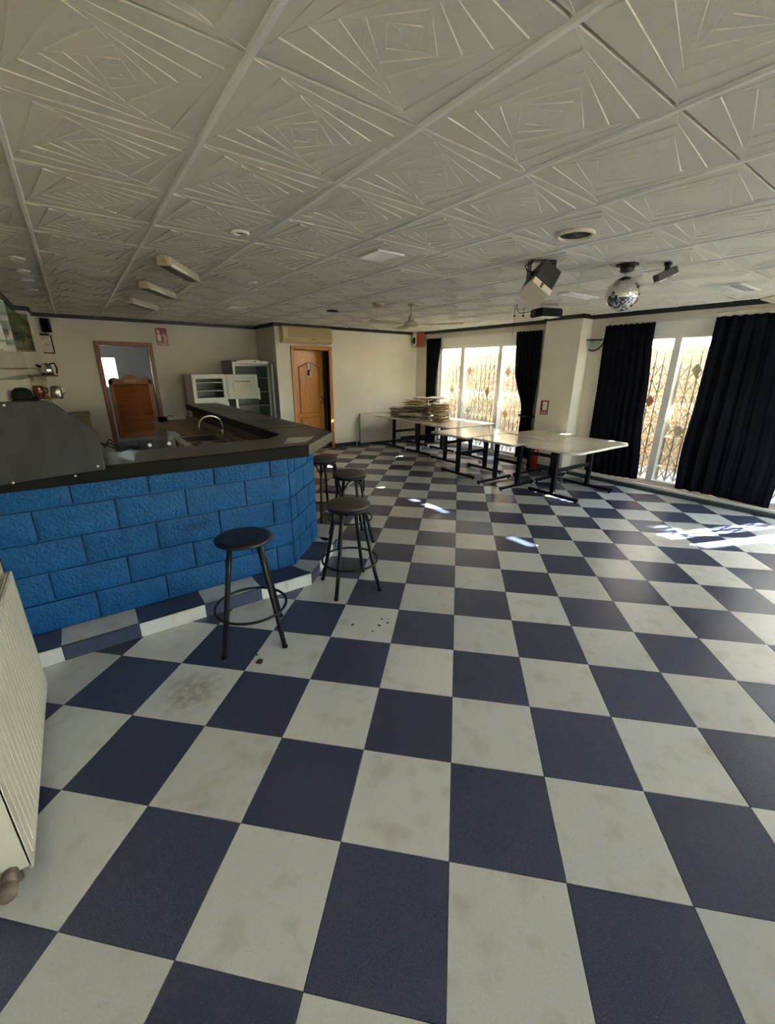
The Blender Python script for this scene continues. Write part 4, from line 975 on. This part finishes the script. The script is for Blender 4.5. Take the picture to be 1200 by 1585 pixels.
# ================================================================== CURTAINS
def curtain(label, prof, X, folds, seed, amp=.035):
    # prof: list of (z, y_left(far), y_right(near))
    rnd = random.Random(seed); nu, nv = 110, 30
    zs0, zs1 = prof[0][0], prof[-1][0]
    def ends(z):
        for (za, a, b), (zb, c, d) in zip(prof[:-1], prof[1:]):
            if zb <= z <= za:
                t = (za - z) / (za - zb); t = t * t * (3 - 2 * t); return a + (c - a) * t, b + (d - b) * t
        return prof[-1][1:]
    ph = [rnd.uniform(0, 6.28) for _ in range(4)]
    vs = []
    for k in range(nv + 1):
        z = zs0 + (zs1 - zs0) * k / nv; a, b = ends(z); s = k / nv
        for i in range(nu + 1):
            u = i / nu; y = a + (b - a) * u
            wob = math.sin(2 * PI * folds * u + ph[0] + .8 * math.sin(3 * u + ph[1] + s * 1.2)) + .35 * math.sin(2 * PI * folds * 2.3 * u + ph[2])
            x = X + amp * (.45 + .45 * s) * wob * (.6 + .4 * math.sin(5 * u + ph[3]))
            zt_ = z
            if k == 0: zt_ = z + .006 * math.sin(2 * PI * folds * 1.3 * u + ph[2])
            if k == nv: zt_ = z + .012 * math.sin(4 * u + ph[1])
            vs.append((x, y, zt_))
    b = MB(); W_ = nu + 1
    b.add(vs, [(k * W_ + i, k * W_ + i + 1, (k + 1) * W_ + i + 1, (k + 1) * W_ + i) for k in range(nv) for i in range(nu)], True)
    y0 = (prof[-1][1] + prof[-1][2]) / 2
    o = b.build('curtain', 'curtain', None, (X, y0, zs1))
    md = o.modifiers.new('thick', 'SOLIDIFY'); md.thickness = .004
    return tag(o, label, 'curtain', 'navy curtains')
cx = 6.655
curtain('narrow navy curtain hanging in the far corner by the speaker', [(2.315, 7.70, 7.24), (1.2, 7.68, 7.36), (.10, 7.64, 7.32)], cx, 5, 1, .03)
c2 = curtain('navy curtain gathered by a tie beside the pillar', [(2.315, 5.22, 4.68), (1.7, 5.18, 4.66), (.92, 4.95, 4.69), (.86, 4.95, 4.69), (.08, 4.99, 4.64)], cx - .01, 6, 2, .03)
curtain('navy curtain hanging just right of the half-bowl wall lamp', [(2.305, 3.60, 2.905), (1.2, 3.58, 2.83), (.10, 3.57, 2.74)], cx, 7, 3, .035)
curtain('widest navy curtain at the right end of the window wall', [(2.31, 2.20, 1.28), (1.4, 2.21, 1.22), (.6, 2.24, 1.16), (.09, 2.22, 1.17)], cx - .01, 7, 4, .04)
r = thing('curtain_tie', (cx - .01, 4.82, .86), 'dark tie band round the gathered curtain beside the pillar', 'curtain tie')
MB().tube([(.055 * math.cos(t), .155 * math.sin(t), .01 * math.sin(t)) for t in [2 * PI * i / 24 for i in range(24)]], .018, 8, True).build('band', 'black_soft', r)
MB().tube([(.03, -.15, 0), (.06, -.19, .02), (.085, -.21, .04)], .008, 6).build('hook_loop', 'black_soft', r)
for nm, a, c in (('curtain rail over the newspaper window', 4.62, 7.76), ('curtain rail over the large curtains', .3, 3.66)):
    r = thing('curtain_rail', (XW - .028, (a + c) / 2, 2.325), 'thin pale ' + nm, 'curtain rail')
    MB().cyl((0, a - (a + c) / 2, 0), (0, c - (a + c) / 2, 0), .007, n=8).build('rod', 'alu_white', r)
    bb = MB()
    for s in (-.97, 0, .97): bb.box(0, .027, s * (c - a) / 2 - .008, s * (c - a) / 2 + .008, -.008, .008).box(-.012, .006, s * (c - a) / 2 - .01, s * (c - a) / 2 + .01, -.02, .02)
    bb.build('bracket', 'alu_white', r)

# ================================================================== SECURITY GRILLES OUTSIDE
def grille(y0, y1, label, plates):
    r = thing('security_grille', (7.02, (y0 + y1) / 2, -.06), label, 'security grille', 'folding grilles outside the windows')
    oy = (y0 + y1) / 2; L = y1 - y0; n = max(2, round(L / .115)); st = L / n; zb, zt_, zl = .09, 2.13, 1.80
    b = MB()
    for i in range(n + 1): b.box(-.009, .009, y0 - oy + i * st - .011, y0 - oy + i * st + .011, .0, zt_ + .06)
    b.build('upright_bars', 'grille_white', r)
    d = MB(); hp = .21; rows = int((zl - zb) / hp)
    for i in range(n):
        ya, yb = y0 - oy + i * st, y0 - oy + (i + 1) * st
        for k in range(rows):
            za, z2 = zb + .06 + k * hp, zb + .06 + (k + 1) * hp
            if (k + i) % 2: p, q = (0.012, ya, za), (0.012, yb, z2)
            else: p, q = (0.012, yb, za), (0.012, ya, z2)
            d.cyl(p, q, 0.0095, n=5, caps=False)
            p, q = (-.012, p[1], z2), (-.012, q[1], za); d.cyl(p, q, 0.0095, n=5, caps=False)
    d.build('lattice_bars', 'grille_white', r)
    f = MB()
    for z in (.10, zt_ + .04): f.box(-.012, .012, -L / 2, L / 2, z, z + .022)
    f.build('cross_rails', 'grille_white', r)
    for (y, z, m_) in plates:
        MB().box(-.004, .004, -.056, .056, -.056, .056, TR(-.02, y - oy, z + .06) @ Matrix.Diagonal((1, .85, 1.15, 1)) @ RX(PI / 4)).build('diamond_plate', m_, r)
tc, cr = 'plate_terracotta', 'plate_cream'
grille(6.72, 7.50, 'folding lattice grille outside the newspaper window, left leaf', [(7.155, 1.22, tc)])
grille(5.74, 6.68, 'folding lattice grille outside the newspaper window, middle leaf', [(6.644, 1.645, tc), (6.115, 1.228, tc), (6.628, .785, cr)])
grille(4.95, 5.70, 'folding lattice grille outside the newspaper window, right leaf', [(5.612, 1.634, tc), (5.59, .818, tc)])
grille(2.62, 3.62, 'folding lattice grille outside the curtained window, left of the mullion', [(2.917, 1.238, tc)])
grille(1.60, 2.60, 'folding lattice grille outside the curtained window, right of the mullion', [(2.398, 1.684, cr), (2.446, .839, cr)])
grille(.60, 1.58, 'folding lattice grille showing at the right edge beyond the widest curtain', [(1.1, .8, cr)])

# ================================================================== CEILING FITTINGS
def lamp(loc, rz, L, label):
    r = thing('tube_light', loc, label, 'ceiling light', 'angled tube lights over the bar', rz=rz)
    MB().box(-L / 2, L / 2, -.05, .05, -.065, -.002).build('housing', 'lamp_cream', r, bevel=.004)
    bx(-L / 2 + .03, L / 2 - .03, -.038, .038, -.070, -.0655).build('reflector', 'brown_panel', r)
    MB().cyl((-L / 2 + .03, -.052, -.058), (L / 2 - .03, -.052, -.058), .013, n=10).build('tube', 'tube_off', r)
    MB().box(-L / 2 - .03, -L / 2, -.03, .03, -.05, -.002).build('end_cap', 'smoke_tan', r)
a60 = math.radians(59)
lamp((.90, 4.27, HC - .006), a60, .66, 'tube light over the bar, nearest the camera')
lamp((.92, 5.50, HC - .006), a60, .70, 'tube light over the bar, middle of three')
lamp((.92, 6.80, HC - .006), a60, .74, 'tube light over the bar, farthest from the camera')
def downlight(x, y, rad_, label, m='fixture_dark', ring='runner_white'):
    r = thing('downlight', (x, y, HC - .008), label, 'downlight')
    MB().tube([(rad_ * math.cos(2 * PI * i / 24), rad_ * math.sin(2 * PI * i / 24), -.002) for i in range(24)], .010, 8, True).build('trim_ring', ring, r)
    MB().lathe([(rad_ - .004, -.002), (rad_ * .7, -.001), (rad_ * .6, .004)], n=20).build('reflector', 'steel', r)
    MB().cyl((0, 0, -.003), (0, 0, .0), rad_ * .45, n=14).build('lamp_face', m, r)
downlight(1.03, 3.03, .045, 'small recessed downlight nearest the bar front')
downlight(1.63, 4.59, .045, 'small recessed downlight over the bar leg')
for i, y in enumerate((4.78, 5.33, 5.87, 6.53)):
    downlight(-.19, y, .045, ['recessed downlight above the back-bar, nearest the camera', 'second recessed downlight above the back-bar', 'third recessed downlight above the back-bar', 'farthest recessed downlight above the back-bar'][i])
r = thing('round_vent', (2.73, 1.77, HC - .008), 'large dark round opening in the ceiling near the mirror ball', 'ceiling vent')
MB().tube([(.105 * math.cos(2 * PI * i / 32), .105 * math.sin(2 * PI * i / 32), -.004) for i in range(32)], .012, 8, True).build('ring', 'lamp_cream', r)
MB().lathe([(.10, -.002), (.10, .0), (.0001, .0)], n=28).build('dark_cone', 'dark_hole', r)
for k in range(4): MB().cyl((-.09 + .02 * k, -.03 + .02 * k, -.004), (.09 - .02 * k, -.03 + .02 * k, -.004), .004, n=6).build('grille_bar', 'fixture_dark', r)
r = thing('round_vent', (3.29, 5.96, HC - .008), 'small dark round opening in the ceiling before the far wall', 'ceiling vent')
MB().tube([(.085 * math.cos(2 * PI * i / 28), .085 * math.sin(2 * PI * i / 28), -.004) for i in range(28)], .008, 8, True).build('ring', 'fixture_dark', r)
MB().lathe([(.08, -.004), (.08, .0), (.0001, .0)], n=24).build('dark_cone', 'dark_hole', r)
def sqvent(x, y, sx, sy, n, label, rz=0):
    r = thing('ceiling_vent', (x, y, HC - .008), label, 'ceiling vent', rz=rz)
    MB().box(-sx, sx, -sy, -sy + .022, -.012, 0).box(-sx, sx, sy - .022, sy, -.012, 0).box(-sx, -sx + .022, -sy + .022, sy - .022, -.012, 0).box(sx - .022, sx, -sy + .022, sy - .022, -.012, 0).build('frame', 'runner_white', r, bevel=.002)
    bx(-sx + .02, sx - .02, -sy + .02, sy - .02, -.003, 0).build('backing', 'fixture_dark', r)
    me = bx(-sx + .022, sx - .022, -.007, .007, -.009, -.004).mesh('slat', 'runner_white')
    for k in range(n): inst('slat', me, r, (0, -sy + .022 + (k + .5) * (2 * sy - .044) / n, 0)).rotation_euler = (.5, 0, 0)
sqvent(2.055, 2.945, .12, .14, 9, 'white slatted ceiling vent in front of the smoke detector')
sqvent(2.055, 6.53, .12, .13, 8, 'white slatted ceiling vent over the bar end')
sqvent(5.66, 1.72, .30, .08, 4, 'long white slatted ceiling vent near the right edge', math.radians(0))
sqvent(4.85, 3.0, .30, .08, 4, 'long white slatted ceiling vent before the black projector')
r = thing('smoke_detector', (3.40, 4.91, HC - .008), 'round tan smoke detector on the ceiling', 'smoke detector')
MB().lathe([(.075, 0), (.075, -.03), (.06, -.045), (.0001, -.048)][::-1], n=24).build('body', 'smoke_tan', r)
MB().lathe([(.07, -.012), (.078, -.012), (.078, -.006), (.07, -.006)], n=24).build('collar', 'lamp_cream', r)

# mirror ball
r = thing('mirror_ball', (3.8, 1.96, HC - .008), 'mirror ball hanging from a motor on the ceiling', 'mirror ball')
MB().lathe([(.0001, -.0), (.085, -.0), (.085, -.008), (.06, -.012), (.0001, -.012)][::-1], n=24).build('motor_plate', 'black_metal', r)
MB().lathe([(.05, -.012), (.05, -.045), (.035, -.055)][::-1], n=18).box(.02, .06, -.03, .03, -.04, -.012).build('motor', 'fixture_dark', r)
MB().cyl((0, 0, -.055), (0, 0, -.085), .007, n=8).tube([(.012 * math.cos(2 * PI * i / 12), 0, -.075 + .012 * math.sin(2 * PI * i / 12)) for i in range(12)], .003, 6, True).build('hook', 'steel', r)
Rb, zc = .128, -.212
b = MB(); nl = 26; b.lathe([(max(.0005, (Rb - .003) * math.sin(PI * k / 24)), zc + (Rb - .003) * math.cos(PI * k / 24)) for k in range(24, -1, -1)], n=40)
b.build('core_ball', 'fixture_dark', r)
me = bpy.data.meshes.new('mirror_facets'); fv = []; ff = []; rn = random.Random(5)
for k in range(1, nl):
    th = PI * (k + .0) / nl; cnt = max(4, int(2 * PI * Rb * math.sin(th) / .0155)); dt = PI / nl * .46
    for j in range(cnt):
        p0_ = 2 * PI * j / cnt; dp = 2 * PI / cnt * .46
        nrm = Vector((math.sin(th) * math.cos(p0_), math.sin(th) * math.sin(p0_), math.cos(th)))
        tv = Vector((math.cos(th) * math.cos(p0_), math.cos(th) * math.sin(p0_), -math.sin(th))); pv = nrm.cross(tv)
        n2 = (nrm + tv * rn.gauss(0, .035) + pv * rn.gauss(0, .035)).normalized(); t2 = (tv - n2 * tv.dot(n2)).normalized(); p2 = n2.cross(t2)
        c0 = Vector((0, 0, zc)) + nrm * Rb; h1 = Rb * dt; h2 = Rb * math.sin(th) * dp; k0 = len(fv)
        fv += [c0 - t2 * h1 - p2 * h2, c0 + t2 * h1 - p2 * h2, c0 + t2 * h1 + p2 * h2, c0 - t2 * h1 + p2 * h2]; ff.append((k0, k0 + 1, k0 + 2, k0 + 3))
me.from_pydata(fv, [], ff); mat('mirror', (.86, .85, .80), .06, metal=1.0); me.materials.append(MATS['mirror'])
o = inst('mirror_facets', me, r); o['kind'] = 'stuff'

# stage light: dark body, cream face, yoke
r = thing('stage_light', (3.15, 2.30, HC - .008), 'large stage light with dark body and cream face left of the mirror ball', 'stage light')
hd = thing('head', (0.0, .0, -.155)); hd.parent = r
hd.rotation_euler = (math.radians(-24), math.radians(34), math.radians(-32))
bx(-.085, .085, -.10, .10, -.075, .115).build('housing', 'fixture_dark', hd, bevel=.008)
bx(-.088, .088, -.103, .103, -.13, -.075).build('face_box', 'fixture_cream', hd, bevel=.004)
bx(-.05, .05, -.06, .06, .105, .125).build('rear_vent', 'fixture_dark', hd, bevel=.004)
lg = MB()
for k in range(3): lg.box(-.02 + .0, .0, -.106, -.103, -.125 + k * .022, -.111 + k * .022)
lg.build('face_mark', 'black_plastic', hd)
MB().cyl((-.10, 0, .02), (.10, 0, .02), .018, n=12).build('pivot_knob', 'black_plastic', hd)
a = math.radians(-32); ux = Vector((math.cos(a), math.sin(a), 0))
yk = MB()
for s in (-1, 1):
    p = ux * (.098 * s); q = Vector((0, 0, -.14))
    M = TR(p.x, p.y, 0) @ RZ(a)
    yk.box(-.004, .004, -.035, .035, -.16, -.002, M)
yk.box(-.10, .10, -.035, .035, -.006, 0, RZ(a))
yk.build('yoke', 'fixture_dark', r)
MB().tube([(-.08, -.02, -.09), (-.13, .03, -.085), (-.14, .05, -.045), (-.10, .02, -.025), (-.08, .02, 0)], .006, 8).build('power_cord', 'black_plastic', r)
# small spotlight
r = thing('small_spotlight', (3.98, 1.73, HC - .008), 'small black flat spotlight right of the mirror ball', 'stage light')
MB().cyl((0, 0, 0), (0, 0, -.05), .02, n=12).box(-.025, .025, -.02, .02, -.02, 0).build('swivel', 'black_metal', r)
hd = thing('head', (-.01, 0, -.085)); hd.parent = r; hd.rotation_euler = (math.radians(0), math.radians(-24), math.radians(-34))
bx(-.08, .08, -.035, .035, -.022, .03).build('housing', 'fixture_dark', hd, bevel=.004)
bx(-.083, .083, -.038, .038, -.034, -.022).build('face_trim', 'sign_white', hd)
bx(-.02, .02, -.04, -.038, -.031, -.026).build('face_mark', 'black_plastic', hd)
MB().box(.03, .06, -.01, .04, .03, .05).cyl((.02, 0, .03), (.05, 0, .06), .008, n=8).build('lock_screw', 'steel', hd)
# projector and hanging cables
r = thing('projector', (5.18, 3.62, HC - .008), 'black projector hung under the ceiling before the pillar', 'projector', rz=math.radians(-20))
bx(-.17, .15, -.13, .13, -.155, -.055).build('case', 'black_plastic', r, bevel=.015, seg=2)
MB().cyl((-.17, .03, -.105), (-.19, .03, -.105), .035, n=16).build('lens', 'fixture_dark', r)
MB().cyl((-.1, -.08, -.055), (-.1, -.08, 0), .004, n=6).cyl((.1, -.08, -.055), (.1, -.08, 0), .004, n=6).cyl((0, .09, -.055), (0, .09, 0), .004, n=6).build('hanger_rod', 'steel', r)
bx(-.14, .12, -.12, .1, -.16, -.155).build('mount_tray', 'sign_white', r)
cb = MB().tube([(0, 0, 0), (0, 0, -.05), (.03, -.02, -.10), (.10, -.06, -.10), (.16, -.10, -.085)], .005, 6).tube([(-.02, .01, 0), (-.02, .01, -.14)], .004, 6).tube([(.06, -.07, -.04), (.06, -.07, -.14)], .004, 6)
cb.tube([(-.02, .01, -.14), (-.02, .01, -.40)], .002, 5)
r = thing('hanging_cables', (4.86, 3.86, HC - .008), 'thin dark cables dangling from the ceiling left of the projector', 'cable')
cb.build('cable', 'black_plastic', r); MB().lathe([(.0001, 0), (.014, .006), (.014, .02), (.0001, .026)], (-.02, .01, -.155), 10).lathe([(.0001, 0), (.014, .006), (.014, .02), (.0001, .026)], (.06, -.07, -.155), 10).build('plug', 'black_plastic', r)

# ceiling fans
def fan(loc, ang, label):
    r = thing('ceiling_fan', loc, label, 'ceiling fan', 'ceiling fans', rz=math.radians(ang))
    MB().lathe([(.045, -.002), (.045, -.015), (.012, -.03)][::-1], n=18).build('canopy', 'fan_cream', r)
    MB().cyl((0, 0, -.02), (0, 0, -.17), .009, n=10).build('down_rod', 'fan_cream', r)
    MB().lathe([(.028, -.13), (.045, -.20)][::-1], n=18).build('cup', 'fan_cream', r)
    MB().lathe([(.05, -.205), (.095, -.225), (.10, -.25), (.085, -.27), (.0001, -.275)][::-1], n=28).build('motor', 'fan_cream', r)
    bl = MB(); pts = [(.20, -.045), (.66, -.065), (.70, -.05), (.70, .05), (.66, .065), (.20, .045)]
    bl.prism(pts, -.004, .004, RX(math.radians(9))); me = bl.mesh('blade', 'fan_cream')
    ar = MB().box(.08, .24, -.018, .018, -.006, 0).mesh('blade_arm', 'fan_cream')
    for k in range(3):
        inst('blade', me, r, (0, 0, -.245), k * 2 * PI / 3); inst('blade_arm', ar, r, (0, 0, -.245), k * 2 * PI / 3)
fan((3.80, 4.73, HC - .008), 186, 'cream ceiling fan before the far corner')
fan((5.30, 1.22, HC - .008), 62, 'cream ceiling fan half cut off at the right edge')

# ================================================================== SMALL FLOOR DEBRIS
def blob(x, y, s, seed, label, grp, m='dirt', h=.004):
    rn = random.Random(seed); n = 11
    pts = [(s * rn.uniform(.55, 1.1) * math.cos(2 * PI * i / n), s * rn.uniform(.45, 1.0) * math.sin(2 * PI * i / n)) for i in range(n)]
    b = MB(); b.add([(a, c, .0003) for a, c in pts] + [(a * .6, c * .6, h) for a, c in pts] + [(0, 0, h * 1.2)],
                    [(i, (i + 1) % n, n + (i + 1) % n, n + i) for i in range(n)] + [(n + i, n + (i + 1) % n, 2 * n) for i in range(n)], True)
    o = b.build('dirt_crumb', m); o.location = (x, y, 0)
    return tag(o, label, 'debris', grp)
blob(.595, 2.11, .028, 1, 'largest dark crumb of dirt before the nearest stool', 'dirt on the floor', h=.008)
blob(.600, 2.18, .010, 2, 'tiny dark crumb beside the largest crumb of dirt', 'dirt on the floor')
for i, (x, y, s) in enumerate(((1.245, 2.114, .014), (1.449, 2.056, .011), (1.39, 2.003, .015), (1.455, 1.994, .013), (1.316, 1.973, .010))):
    blob(x, y, s, 10 + i, ['leftmost dark dried spot on the spotted white tile', 'rearmost dark dried spot on the spotted white tile', 'largest dark dried spot in the middle of the spotted white tile', 'rightmost dark dried spot on the spotted white tile', 'smallest, frontmost dark spot on the spotted white tile'][i], 'spots on one white tile', h=.0015)
